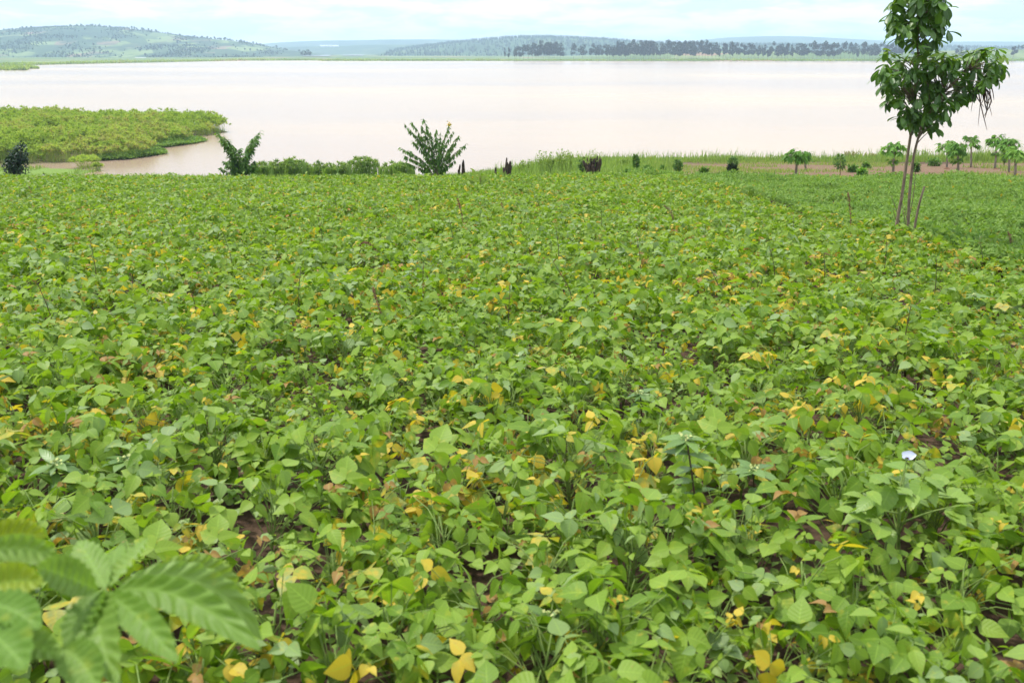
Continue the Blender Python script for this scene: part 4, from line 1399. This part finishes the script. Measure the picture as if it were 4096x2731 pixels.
def papaya(px, by, tx, top, wpx, label, r, tone=(0, .8), tiers=1, fruit=False):
    g = ground_at(px, by, 40)
    Y = g[1]
    k = Y / F / CP
    T = at(tx, top, Y)
    root = thing('papaya_tree', label, 'papaya tree', g, 'papaya trees on the bare strip')
    sm, fm, fr = MB(g), MB(g), MB(g)
    H = T[2] - g[2]
    head = g + (T - g) * .86
    ax = bez([g + [0, 0, -.05], g * .5 + head * .5 + [r.normal(0, .03), 0, 0], head], 10)
    sm.tube(ax, np.linspace(.065, .04, 10), 8)
    w = wpx * k / 2 * r.uniform(.82, 1.0)
    nl = int(r.integers(22, 38))
    for tier in range(tiers):
        c = head if tier == 0 else g + (T - g) * .45
        sc = 1.0 if tier == 0 else .55
        for i in range(nl if tier == 0 else 12):
            a = i * 2.4 + r.normal(0, .2)
            el = r.uniform(-.75, 1.2) if tier == 0 else r.uniform(-.7, .6)
            d = np.array([math.cos(a) * math.cos(el), math.sin(a) * math.cos(el), math.sin(el) * .8])
            tip = c + d * w * sc * r.uniform(.35, .9)
            sm.tube([c, (c + tip) / 2 + [0, 0, .05], tip], [.010, .008, .006], 4, cap=False)
            m = 9
            aa = a + np.linspace(-2.2, 2.2, m)
            f = np.stack([np.cos(aa), np.sin(aa), r.normal(-.8, .4, m)], -1)
            ln = r.uniform(.22, .40, m) * sc * np.interp(np.abs(np.linspace(-1, 1, m)), [0, 1], [1.1, .65])
            fm.bake(lance1, frames(f, np.array([0, 0, 1.]) + r.normal(0, .2, (m, 3)), ln, ln * 1.35), np.repeat(tip[None], m, 0), np.stack([np.clip(r.uniform(*tone) + r.normal(0, .08, m), 0, 1), 0 * ln, 0 * ln], -1))
    sm.build('trunk', M_palebark, root, True)
    fm.build('crown', M_papaya, root)


pr2 = np.random.default_rng(3)
papaya(795, 177, 796, 152, 23, 'leftmost papaya tree, standing alone before the grass bank', pr2, (0, .6))
papaya(806, 170, 804, 152, 18, 'papaya tree half hidden behind the leftmost one', pr2, (0, .6))
papaya(893, 176, 894, 143, 24, 'papaya tree with two tiers of leaves growing out of the earth mound', pr2, (.2, .95), 2)
papaya(947, 168, 947, 143, 20, 'left tree of the papaya trio right of the slim tree', pr2, (.3, 1))
papaya(958, 173, 958, 145, 21, 'papaya tree with low hanging leaves, front one of the trio', pr2, (.1, .7), 2)
papaya(971, 167, 971, 137, 23, 'tallest papaya tree of the trio, its crown above the others', pr2, (.1, .8))
papaya(995, 168, 996, 135.5, 20, 'tall papaya tree at the left of the group near the right border', pr2, (.2, .9), 2)
papaya(1009, 172, 1009, 140, 22, 'broad crowned papaya tree in the middle of the right border group', pr2, (.3, 1))
papaya(1015, 178, 1016, 150, 19, 'short light green papaya tree in front at the right border', pr2, (.8, 1))
g = ground_at(1004, 167, 40)
shrub('young_sapling', 'grey green pointed sapling behind the papayas at the right border', 1004, 167, g[1], [(1003, 134), (1006, 138), (1000, 142), (1008, 146), (1004, 150), (1001, 155)], sr, 40, .24, jit=.4, droop=.3, group=SGP, cat='sapling', tone=(.0, .7))


def mound(px, by, wpx, hpx, label):
    g = ground_at(px, by, 40)
    k = g[1] / F / CP
    w, h = wpx * k / 2, hpx * k
    th = np.linspace(0, 2 * math.pi, 28, endpoint=False)
    v, q = [], []
    for i, rr in enumerate(np.linspace(1, 0.02, 9)):
        z = h * (1 - rr ** 1.6)
        wob = 1 + .18 * (vnoise(np.cos(th) * 2 + 5, np.sin(th) * 2 + i * .3, int(px)) - .5)
        v.append(np.stack([w * rr * wob * np.cos(th), w * .8 * rr * wob * np.sin(th), z - .06 + .12 * h * vnoise(th * 3, th * 0 + i, 4)], -1))
    for i in range(8):
        for j in range(28):
            q.append((i * 28 + j, i * 28 + (j + 1) % 28, (i + 1) * 28 + (j + 1) % 28, (i + 1) * 28 + j))
    mb = MB(g)
    mb.add(np.concatenate(v) + g, q=q)
    tag(mb.build('earth_mound', M_mound, smooth=True), label, 'earth mound', 'earth mounds at the papaya feet')


mound(893, 177, 17, 6, 'largest heap of red brown earth, under the two tiered papaya')
mound(957, 174, 9, 3, 'low heap of dark earth at the foot of the front papaya of the trio')
mound(947, 169, 8, 2.5, 'low heap of earth under the left papaya of the trio')
mound(996, 169, 7, 2.0, 'low heap of earth under the tall papaya near the right border')
mound(1009, 173, 7, 2.0, 'low heap of earth under the broad crowned papaya')

# ------------------------------------------------------------------ grass on the shore bank
gr = np.random.default_rng(55)
gm = MB()


def grass_patch(x, y, h, w, tone, lean=.35):
    n = len(x)
    a = gr.uniform(0, 2 * math.pi, n)
    RM = np.stack([np.stack([np.cos(a), -np.sin(a), 0 * a], -1), np.stack([np.sin(a), np.cos(a), 0 * a], -1), np.stack([0 * a, 0 * a, 0 * a + 1], -1)], 1)
    S = np.stack([w, h * lean * 2, h], -1)
    gm.bake(blade, RM * S[:, None, :], np.stack([x, y, terrain(x, y) - .02], -1), np.stack([tone, 0 * a, 0 * a], -1))


n = 34000
y = gr.uniform(72, 93, n)
x = gr.uniform(-.22, .66, n) * y
hh = (.10 + .75 * fbm(x * .16, y * .16, 91, 3) ** 1.6 + .45 * (gr.uniform(0, 1, n) < .09)) * gr.uniform(.6, 1.3, n) * (1 + .35 * sstep(.3, .6, x / y))
grass_patch(x, y, hh * 1.0, gr.uniform(.04, .08, n), np.clip(gr.uniform(0, .85, n) + .18 * (gr.uniform(0, 1, n) < .12), 0, 1))
# short grass on the strip between the beans and the bank, left of the bare soil
n = 26000
y = gr.uniform(36.8, 76, n)
x = gr.uniform(-.62, .19, n) * y
ok = (x / y > -.10) | (y < 52)
x, y = x[ok], y[ok]
grass_patch(x, y, gr.uniform(.15, .45, len(x)), gr.uniform(.03, .06, len(x)), gr.uniform(0, .8, len(x)))
# tufts on the bare strip
n = 26000
y = gr.uniform(39, 78, n)
x = gr.uniform(.08, .66, n) * y
ok = vnoise(x * .3, y * .3, 95) + .25 * (1 - sstep(.1, .35, x / y)) + .22 * sstep(60, 76, y) > .62
x, y = x[ok], y[ok]
grass_patch(x, y, gr.uniform(.08, .25, len(x)), gr.uniform(.03, .06, len(x)), gr.uniform(.3, 1, len(x)))
# marsh bank, far left
n = 5000
x = gr.uniform(-68, -40, n)
y = gr.uniform(84, 98, n)
ok = (vnoise(x * .25, y * .5, 97) > .45) & (((x + 54) / 11.5) ** 2 + ((y - 92.5) / 5) ** 2 < 1)
x, y = x[ok], y[ok]
grass_patch(x, y, gr.uniform(.2, .6, len(x)), gr.uniform(.05, .09, len(x)), gr.uniform(.2, 1, len(x)))
tag(gm.build('shore_grass', M_grass), 'grass along the near shore and the bare strip', 'grass', kind='stuff')

# tall feathery grass clumps that stand out above the bank
for (px, top, Y, n, w, lb) in ((542, 150, 46, 22, 10, 'tall thin arching grass clump left of the cut bush'), (553, 152, 46, 30, 12, 'middle one of the tall grass clumps left of the cut bush'), (563, 149, 46, 24, 8, 'tall upright grass clump nearest the cut bush'), (571, 151, 46, 14, 5, 'sparse tall grass beside the small shrub'),
                               (526, 160, 47, 22, 16, 'low feathery grass between the charred stump and the tall clumps'), (622, 157, 60, 30, 14, 'grass clump right of the cut bush'), (700, 158, 76, 30, 18, 'grass clump behind the dark round bushes'), (758, 157, 80, 40, 20, 'reddish tall grass right of the little flat crowned tree'), (777, 155, 80, 34, 16, 'tall grass behind the leftmost papaya'),
                               (849, 151, 82, 40, 12, 'reddish grass plumes above the feathery sapling'), (866, 153, 82, 36, 16, 'reddish grass plumes left of the mound papaya'), (920, 149, 84, 34, 14, 'tall grass right of the slim tree stems'), (1020, 150, 84, 30, 14, 'tall grass at the right border')):
    b = at(px, 170, Y)
    b[2] = tz(b[0], Y)
    k = Y / F / CP
    H = at(px, top, Y)[2] - b[2]
    m_ = MB(b)
    red = 'reddish' in lb
    for i in range(n):
        o = np.array([gr.uniform(-.5, .5) * w * k, gr.uniform(-.4, .4), 0])
        f0 = b + o
        f0[2] = tz(f0[0], f0[1])
        e = f0 + np.array([gr.normal(0, .16) * H, gr.normal(0, .1) * H, H * gr.uniform(.5, 1.0)])
        pt = bez([f0, (f0 + e) / 2 + [0, 0, .12 * H], e], 7)
        m_.tube(pt, np.array([1, 1, .9, .8, .7, .5, .3]) * .009 * Y / 46, 3, c=(.55, 0, 0), cap=False)
        nn_ = 10
        pp2 = pt[gr.integers(4, 7, nn_)] + gr.normal(0, .03, (nn_, 3))
        m_.bake(tuft, rand_rot(nn_, gr) * gr.uniform(.05, .10, nn_)[:, None, None], pp2, np.tile([.98 if red else .7, 0, 0.25 if red else 0], (nn_, 1)))
    tag(m_.build('grass_clump', M_grass), lb, 'tall grass', 'tall grass clumps on the shore', 'thing')

# ------------------------------------------------------------------ papyrus spit on the left
edge_pts = [(-140, 166), (-40, 164.5), (33, 163), (72, 162), (103, 160.5), (129, 159), (148, 156.5), (157, 152), (158, 148), (172, 145.5), (188, 141), (190, 138), (203, 136), (211, 134.8)]
near = np.array([lake_at(a, b)[:2] for a, b in edge_pts])
end = near[-1]
far_pts = np.array([[end[0] + 1.0, end[1] + 5], [end[0] - 3, end[1] + 12], [-52, 152], [-70, 155], [-95, 152], [-160, 150]])
SPIT = np.vstack([near, far_pts])


def poly_mask(x, y, poly):
    c = np.zeros(len(x), bool)
    j = len(poly) - 1
    for i in range(len(poly)):
        xi, yi = poly[i]
        xj, yj = poly[j]
        c ^= ((yi > y) != (yj > y)) & (x < (xj - xi) * (y - yi) / (yj - yi + 1e-12) + xi)
        j = i
    return c


mud = MB()
# mud base of the spit: a thin slab just above the water
cen = SPIT.mean(0)
mv = [(*cen, .10)] + [(*p, .03) for p in SPIT] + [(*p, -.8) for p in (SPIT - cen) * 1.01 + cen]
ns = len(SPIT)
M_mud = noise_mat('marsh_mud', (.10, .085, .04), (.17, .15, .06), 1.2, .9, .5)
mud.add(mv, t=[(0, 1 + i, 1 + (i + 1) % ns) for i in range(ns)], q=[(1 + i, 1 + ns + i, 1 + ns + (i + 1) % ns, 1 + (i + 1) % ns) for i in range(ns)])
tag(mud.build('marsh_ground', M_mud), 'low muddy ground under the papyrus spit', kind='structure')

pb = MB()
sr2 = np.random.default_rng(64)
cnt = 0
x = sr2.uniform(-125, -38, 9000)
y = sr2.uniform(99, 156, 9000)
ok = poly_mask(x, y, SPIT) & (x / y > -.66)
x, y = x[ok][:2300], y[ok][:2300]
for i in range(len(x)):
    dn = np.min(np.hypot(near[:, 0] - x[i], near[:, 1] - y[i]))
    hgt = (1.6 + 2.1 * float(fbm(np.array([x[i] * .12]), np.array([y[i] * .12]), 66, 3)[0])) * (.45 + .55 * float(sstep(0, 5.5, dn)))
    dry = float(fbm(np.array([x[i] * .16]), np.array([y[i] * .16]), 67, 3)[0])
    t0, t1 = (.0, .75) if dry < .60 else (.72, 1.0)
    if x[i] > -58 and y[i] > 118 and y[i] < 132 and sr2.uniform() < .5:
        t0, t1 = .8, 1.0
    papyrus_clump(pb, np.array([x[i], y[i], .03]), sr2.uniform(.5, 1.0), hgt * sr2.uniform(.85, 1.1), sr2, 9, .42, (t0, t1))
tag(pb.build('papyrus_swamp', M_papyrus), 'dense papyrus swamp on the spit reaching into the lake', 'papyrus', kind='stuff')
# low floating plants on the two tips
fl = MB()
n = 5200
tip1 = np.array([lake_at(a, b)[:2] for a, b in ((98, 161), (129, 159.3), (152, 156.2), (168, 153.4), (158, 151), (145, 151), (125, 154), (100, 157))])
tip2 = np.array([lake_at(a, b)[:2] for a, b in ((155, 148.6), (175, 146.4), (195, 143.5), (207, 141), (197, 138), (180, 138), (160, 143))])
for tp in (tip1, tip2):
    x = sr2.uniform(tp[:, 0].min(), tp[:, 0].max(), n * 3)
    y = sr2.uniform(tp[:, 1].min(), tp[:, 1].max(), n * 3)
    ok = poly_mask(x, y, tp)
    x, y = x[ok][:n], y[ok][:n]
    m = len(x)
    a = sr2.uniform(0, 6.28, m)
    f = np.stack([np.cos(a), np.sin(a), sr2.uniform(.1, 1.4, m)], -1)
    hz = .05 + .55 * sr2.uniform(0, 1, m) * fbm(x * .4, y * .4, 70, 2)
    ln = sr2.uniform(.25, .5, m)
    fl.bake(lance1, frames(f, np.array([0, 0, 1.]) + sr2.normal(0, .4, (m, 3)), ln, ln * 2), np.stack([x, y, hz], -1), np.stack([sr2.uniform(0, 1, m), 0 * a, 0 * a], -1))
tag(fl.build('floating_plants', M_crop), 'low bright green water plants on the two tips of the spit', 'water plants', kind='stuff')

# separate papyrus tufts in front of the spit
for (px, by, top, w, n, lb) in ((86, 167.5, 157, 26, 120, 'round pale papyrus tuft standing in the brown shallows in front of the spit'), (98, 170.5, 164, 8, 30, 'small yellow green papyrus tuft right of the round one'),):
    b = lake_at(px, by)
    b[2] = 0.02
    k = b[1] / F / CP
    root = thing('papyrus_tuft', lb, 'papyrus', b, 'papyrus tufts in the shallows')
    m_ = MB(b)
    papyrus_clump(m_, b, w * k * .5, (by - top) * k * 1.0, sr2, n, .34, (.2, .8))
    m_.build('reed_tops', M_papyrus, root)

# ------------------------------------------------------------------ the far shore
er = np.random.default_rng(8)
# reed belt along the far waterline
rb = MB()
n = 5200
px = er.uniform(-200, 1200, n)
d = er.uniform(0, 26, n) ** 1.0
yy = shore_y(px) + d
xx = (px - 512) / F * CP * yy
hh = (1.2 + 2.6 * fbm(px * .05, d * .1, 81, 3)) * er.uniform(.7, 1.2, n) * np.where((px > 500) & (px < 640), .7, 1.0)
k = 5
P = np.repeat(np.stack([xx, yy, far_z(px, d) - .2], -1), k, 0)
n2 = n * k
yaw = er.uniform(0, 6.28, n2)
ln = np.repeat(hh, k) * er.uniform(.6, 1.1, n2)
f = norm(np.stack([er.normal(0, .5, n2), er.normal(0, .5, n2), np.ones(n2)], -1))
s = norm(np.cross(f, np.stack([np.cos(yaw), np.sin(yaw), 0 * yaw], -1))) * er.uniform(1.2, 2.6, n2)[:, None]
rb.bake(tuft, np.stack([s, np.cross(s, f), f * ln[:, None]], -1), P, np.stack([np.clip(np.repeat(fbm(px * .03, px * 0, 84, 3), k) * 1.3 - .2 + er.normal(0, .15, n2), 0, 1), 0 * ln, 0 * ln], -1))
# the nearer spit at the far left
for i in range(900):
    q = er.uniform(-260, 36)
    dd_ = er.uniform(0, 60)
    c = lake_at(q, 70.2 - 1.6 * (q > 25))
    y0 = c[1] + dd_ * (1 - sstep(10, 38, q) * .8)
    x0 = (q - 512) / F * CP * y0
    m = 6
    f = norm(np.stack([er.normal(0, .5, m), er.normal(0, .5, m), np.ones(m)], -1))
    s = norm(np.cross(f, er.normal(size=(m, 3)))) * er.uniform(1.0, 2.2, m)[:, None]
    ln = er.uniform(2.0, 4.5, m) * (1 - .5 * float(sstep(24, 37, q)))
    rb.bake(tuft, np.stack([s, np.cross(s, f), f * ln[:, None]], -1), np.tile([x0, y0, -.1], (m, 1)), np.stack([er.uniform(0, .6, m), 0 * ln, 0 * ln], -1))
tag(rb.build('far_reed_belt', M_papyrus), 'thin green reed belt along the far waterline', 'reeds', kind='stuff')


def tree_meshes(r, n, h, w, leafs, base=.28, col=None, mat=None, narrow=1.0):
    """one far tree: trunk mesh and crown mesh, foot at the origin"""
    lob = int(r.integers(5, 9))
    cz = np.sort(r.uniform(base + .08, .88, lob)) * h
    ww = w * (.5 + .5 * np.sin(np.pi * np.clip((cz / h - base) / (1 - base), .1, .95)))
    cs = np.stack([r.normal(0, .22, lob) * ww, r.normal(0, .22, lob) * ww, cz], -1)
    j = r.integers(0, lob, n)
    d = norm(r.normal(size=(n, 3)))
    p = cs[j] + d * (r.uniform(.2, 1, n) ** .5)[:, None] * np.stack([ww[j] * .42, ww[j] * .42, np.full(n, h * .13)], -1)
    p[:, 2] = np.clip(p[:, 2], base * h * .8, h)
    c, t = MB(), MB()
    c.bake(quad, rand_rot(n, r) * (r.uniform(.5, 1.3, n) * leafs)[:, None, None], p, np.stack([r.uniform(0, 1, n), 0 * d[:, 0], 0 * d[:, 0]], -1))
    t.tube(bez([(0, 0, -.6), (r.normal(0, .1), 0, h * .4), (r.normal(0, .2), 0, h * .85)], 7), np.linspace(.022 * h * .5, .08, 7), 6)
    for i in range(lob):
        t.tube([(0, 0, max(.2 * h, cs[i][2] - .12 * h)), cs[i]], [.09, .04], 4, cap=False)
    return t.mesh('trunk', M_bark), c.mesh('crown', mat)


EUC = [tree_meshes(er, 420, h, w * 1.15, 1.05, b, mat=M_euc) for h, w, b in ((22, 8, .25), (20, 9, .22), (23, 7, .3), (18, 8, .18), (21, 10, .25), (16, 5, .3), (22, 6, .2))]


def euc_label(px):
    segs = [(500, 511, 'thin young eucalyptus standing apart, left of the long row'), (511, 518, 'first dark eucalyptus of the row, at its left end'), (518, 533, 'eucalyptus in the short clump at the left end of the row'), (533, 562, 'eucalyptus in the dense left clump of the row, above the grass shore'),
            (562, 569, 'short eucalyptus in the gap after the dense left clump'), (569, 578, 'bushy eucalyptus at the left edge of the orange soil patch'), (578, 586, 'lone eucalyptus in the middle of the orange soil patch'), (586, 612, 'eucalyptus at the right of the orange soil patch'),
            (612, 640, 'eucalyptus in the tall thicket clump right of the orange soil'), (640, 672, 'eucalyptus in the thin stretch before the middle of the row'), (672, 707, 'eucalyptus in the crowded tall stretch under the pale mountain'), (707, 735, 'eucalyptus right of the crowded stretch, with bare trunks low down'),
            (735, 768, 'eucalyptus in the pairs standing before the red earth slope'), (768, 812, 'eucalyptus in the even stretch over the red earth slope'), (812, 850, 'eucalyptus in the stretch with the dark domed crown'), (850, 905, 'eucalyptus in the long even stretch left of the slim tree'), (905, 1100, 'eucalyptus behind the slim tree near the right border')]
    for a, b, t in segs:
        if a <= px < b:
            return t
    return 'eucalyptus in the far row'


EG = 'eucalyptus row on the far shore'


def euc(px, top, base_y, w=None, d=None):
    d = er.uniform(70, 150) if d is None else d
    Y = float(shore_y(px)) + d
    x = (px - 512) / F * CP * Y
    z = float(far_z(np.array([px]), np.array([d]))[0])
    H = at(px, top, Y)[2] - z
    k = int(er.integers(0, 7))
    h0 = (22, 20, 23, 18, 21, 16, 22)[k]
    root = thing('eucalyptus_tree', euc_label(px), 'eucalyptus', (x, Y, z), EG)
    s = H / h0
    root.scale = (s * er.uniform(.8, 1.1) * (w or 1), s * (w or 1), s)
    root.rotation_euler = (0, 0, er.uniform(0, 6.28))
    child(EUC[k][0], 'trunk', root)
    child(EUC[k][1], 'crown', root)


for px, tp, w in ((505, 47, .45), (508.5, 46.5, .4), (515, 46, .7), (517, 48, .5)):
    euc(px, tp, 57, w, 40)
x = 520.0
while x < 905:
    dens = 2.4 if (533 < x < 560 or 672 < x < 706 or 612 < x < 655) else 3.7
    if 562 < x < 571 or 578 < x < 581 or 585 < x < 590:
        x += 4.5
        if er.uniform() < .5:
            continue
    tp = float(np.interp(x, [520, 545, 560, 600, 640, 680, 715, 740, 780, 830, 880, 905], [43.5, 40, 42, 42.5, 39.5, 39.5, 39.5, 42.5, 41.5, 41, 42, 43])) + er.uniform(-1.4, 2.4)
    euc(x, tp, 57, er.uniform(.7, 1.1))
    x += dens * er.uniform(.6, 1.35)
for px, tp in ((912, 46), (924, 45), (938, 46), (958, 44.5), (962, 45.5), (967, 46), (1014, 45), (1018, 43.5), (1022, 44), (1027, 44), (1034, 43)):
    euc(px, tp, 57, 1.0, er.uniform(90, 300))

by = {}
for o in list(COL.objects):
    if o.parent is None and o.get('group') == EG:
        by.setdefault(o['label'], []).append(o)
NTH = ['first', 'second', 'third', 'fourth', 'fifth', 'sixth', 'seventh', 'eighth', 'ninth', 'tenth', 'eleventh', 'twelfth', 'thirteenth', 'fourteenth']
for lb, os_ in by.items():
    if len(os_) > 1:
        for j, o in enumerate(sorted(os_, key=lambda o: o.location.x / o.location.y)):
            o['label'] = NTH[min(j, 13)] + ' ' + lb if j < 13 else 'last ' + lb

# small far trees that stand apart on the marsh and the far hill
SMALL = [tree_meshes(er, 90, 10, 7, 1.3, .2, mat=M_hilltree) for _ in range(4)]
joined = []
for i in range(5):
    c = MB()
    n = 70
    d = norm(er.normal(size=(n, 3)))
    c.bake(quad, rand_rot(n, er) * er.uniform(1.2, 2.6, n)[:, None, None], d * (er.uniform(.3, 1, n) ** .5)[:, None] * np.array([3.2, 3.2, 3.4]) + [0, 0, 6], np.stack([er.uniform(0, 1, n), 0 * d[:, 0], 0 * d[:, 0]], -1))
    c.tube([(0, 0, -1), (0, 0, 6)], [.35, .2], 5)
    joined.append(c.mesh('hillside_tree', M_hilltree))
for px, tp, lb in ((302, 50.2, 'single small tree left of the far clump, above the thin water strip'), (305, 49.3, 'left tree of the far clump above the thin water strip'), (307.5, 48.8, 'tallest tree of the far clump above the thin water strip'), (309.5, 48.4, 'right tree of the far clump above the thin water strip')):
    Y = 1750
    b = at(px, 54, Y)
    b[2] = 1.0
    root = thing('marsh_tree', lb, 'tree', b, 'small trees on the far marsh')
    H = at(px, tp, Y)[2] - 1
    root.scale = (H / 10 * .7,) * 2 + (H / 10,)
    a = SMALL[int(er.integers(0, 4))]
    child(a[0], 'trunk', root)
    child(a[1], 'crown', root)

HT = 'trees scattered over the far left hill'


def hill_tree(px, v, s, label):
    p = hill_left(px, v)
    o = bpy.data.objects.new('hillside_tree', joined[int(er.integers(0, 5))])
    COL.objects.link(o)
    o.location = p - [0, 0, .5]
    o.scale = (s * er.uniform(.8, 1.3), s, s * er.uniform(.8, 1.2))
    o.rotation_euler = (0, 0, er.uniform(0, 6.28))
    tag(o, label, 'tree', HT)


for i in range(105):
    q = float(er.uniform(-12, 305))
    if er.uniform() < .45:
        q = float(er.choice([35, 50, 92, 104, 128, 150, 175, 195, 222, 240, 260]) + er.normal(0, 6))
    q = float(np.clip(q, -12, 300))
    hill_tree(q, er.uniform(.97, 1.02), er.uniform(.35, .75), 'small dark tree on the skyline of the left hill, ' + ('over its left end' if q < 45 else 'around its summit' if q < 120 else 'on its upper right shoulder' if q < 200 else 'on its low right tail'))
for i in range(190):
    q = float(er.uniform(-10, 290))
    v = float(np.clip(er.uniform(.12, .96), 0, 1))
    if fbm(np.array([q * .03]), np.array([v * 4]), 88, 2)[0] < .45 and er.uniform() < .7:
        v = float(er.choice([.42, .6, .72])) + er.normal(0, .02)
    hill_tree(q, v, er.uniform(.3, .65), 'dark tree on the slope of the left hill, ' + ('low down ' if v < .35 else 'halfway up ' if v < .65 else 'high up ') + ('near the left edge' if q < 60 else 'below the summit' if q < 130 else 'under the right shoulder' if q < 210 else 'on the low right tail'))

# the wood that covers the middle hill, and thickets on the left hill: masses
wm = MB()
n = 5200
q = er.uniform(395, 1080, n)
v = np.where(er.uniform(0, 1, n) < .3, er.uniform(.95, 1.02, n), er.uniform(.05, 1.0, n))
pts = np.array([hill_mid(a, b) for a, b in zip(q, v)])
for kk in range(3):
    hgt = er.uniform(5, 11, n)
    yaw = er.uniform(0, 6.28, n)
    s = np.stack([np.cos(yaw), np.sin(yaw), 0 * yaw], -1) * er.uniform(2.5, 6, n)[:, None]
    up = np.stack([er.normal(0, .6, n), er.normal(0, .6, n), hgt], -1)
    wm.bake(tuft, np.stack([s, np.cross(s, norm(up)), up], -1), pts + er.normal(0, .8, (n, 3)) - [0, 0, .5], np.stack([er.uniform(0, .9, n), 0 * q, 0 * q], -1))
tag(wm.build('hill_wood', M_hilltree), 'continuous dark wood covering the middle hill', 'wood', kind='stuff')
sm_ = MB()
n = 11000
q = er.uniform(-20, 300, n)
v = er.uniform(.06, .98, n)
ok = fbm(q * .035, v * 6, 89, 4) + er.normal(0, .06, n) > .53
q, v = q[ok], v[ok]
pts = np.array([hill_left(a, b) for a, b in zip(q, v)])
n = len(q)
for kk in range(3):
    yaw = er.uniform(0, 6.28, n)
    s = np.stack([np.cos(yaw), np.sin(yaw), 0 * yaw], -1) * er.uniform(1.5, 5, n)[:, None]
    up = np.stack([er.normal(0, 1.2, n), er.normal(0, 1.2, n), er.uniform(1.5, 5, n)], -1)
    sm_.bake(tuft, np.stack([s, np.cross(s, norm(up)), up], -1), pts - [0, 0, .5], np.stack([er.uniform(0, 1, n), 0 * q, 0 * q], -1))
tag(sm_.build('hill_scrub', M_hilltree), 'dark scrub in patches on the far left hill', 'scrub', kind='stuff')

# ------------------------------------------------------------------ far buildings
M_white = noise_mat('white_sheeting', (.72, .74, .76), (.82, .83, .84), .2, .6, 0)
M_wallp = noise_mat('pale_wall', (.50, .47, .44), (.62, .58, .54), .3, .8, 0)
M_dark = noise_mat('dark_opening', (.05, .05, .06), (.08, .08, .09), .3, .6, 0)


def boxv(c, s):
    x, y, z = np.array(s) / 2
    v = np.array([(-x, -y, 0), (x, -y, 0), (x, y, 0), (-x, y, 0), (-x, -y, 2 * z), (x, -y, 2 * z), (x, y, 2 * z), (-x, y, 2 * z)]) + c
    return v, [(0, 3, 2, 1), (4, 5, 6, 7), (0, 1, 5, 4), (1, 2, 6, 5), (2, 3, 7, 6), (3, 0, 4, 7)]


def shed(name, label, cat, c, L_, D_, H_, wallm, roofm, group=None, door=True):
    root = thing(name, label, cat, c, group)
    w, rf = MB(c), MB(c)
    v, q = boxv(np.array(c), (L_, D_, H_))
    w.add(v, q=q)
    c = np.array(c)
    e, rz_ = .06 * L_ if L_ < 25 else .6, H_ * .55
    x, y = L_ / 2 + e, D_ / 2 + .5
    rv = np.array([(-x, -y, H_ + .02), (x, -y, H_ + .02), (x, y, H_ + .02), (-x, y, H_ + .02), (-x, 0, H_ + rz_), (x, 0, H_ + rz_)]) + c
    rf.add(rv, q=[(0, 1, 5, 4), (2, 3, 4, 5), (0, 3, 2, 1)], t=[(0, 4, 3), (1, 2, 5)])
    w.build('wall', wallm, root)
    rf.build('roof', roofm, root)
    if door:
        dm = MB(c)
        for fx in (-.3, .05, .3):
            v, q = boxv(c + [fx * L_, -D_ / 2 - .05, .05], (L_ * .08, .2, H_ * .6))
            dm.add(v, q=q)
        dm.build('openings', M_dark, root)


for k, (px, w) in enumerate(((321.5, 10), (324.2, 13), (327, 13), (330, 13), (333.5, 12), (337, 13))):
    c = at(px, 46.8, 3700)
    shed('white_greenhouse', ['first small white roof at the left end of the row on the blue ridge', 'second white roof from the left on the blue ridge', 'third white roof from the left, in the middle of the blue ridge row', 'fourth white roof from the left on the blue ridge', 'fifth white roof on the blue ridge, after a narrow gap', 'last white roof at the right end of the row on the blue ridge'][k],
         'greenhouse', c, w, 12, 4.5, M_white, M_white, 'white roofs on the distant ridge', False)
c = hill_left(221, .10)
c[2] += .2
shed('lakeside_shed', 'low pale shed at the foot of the far left hill', 'shed', c, 17, 9, 3.2, M_wallp, noise_mat('shed_roof', (.42, .45, .50), (.55, .58, .62), .2, .6, 0))
c = hill_left(214, .08)
c[2] += .2
shed('lakeside_shed', 'smaller dark shed left of the pale one at the foot of the far left hill', 'shed', c, 11, 7, 2.4, noise_mat('dull_wall', (.16, .15, .15), (.24, .22, .22), .3, .8, 0), noise_mat('dull_roof', (.20, .22, .25), (.28, .30, .33), .2, .6, 0))

# ------------------------------------------------------------------ the air
hz = MB()
v, q = boxv(np.array([0, 3600, -9.0]), (16000, 7600, 132))
hz.add(v, q=q)
m, t, o = new_mat('air')
vol = N(t, 'ShaderNodeVolumePrincipled')
vol.inputs['Color'].default_value = (.58, .76, 1.0, 1)
vol.inputs['Density'].default_value = 0.00021
vol.inputs['Anisotropy'].default_value = 0.25
L(t, vol.outputs['Volume'], o.inputs['Volume'])
tag(hz.build('haze', m), 'pale blue haze over the lake and hills', 'haze', kind='stuff')

for o in COL.objects:
    lb = o.get('label')
    if lb and not 4 <= len(lb.replace(',', ' ').split()) <= 16:
        print('LONG', len(lb.split()), lb)
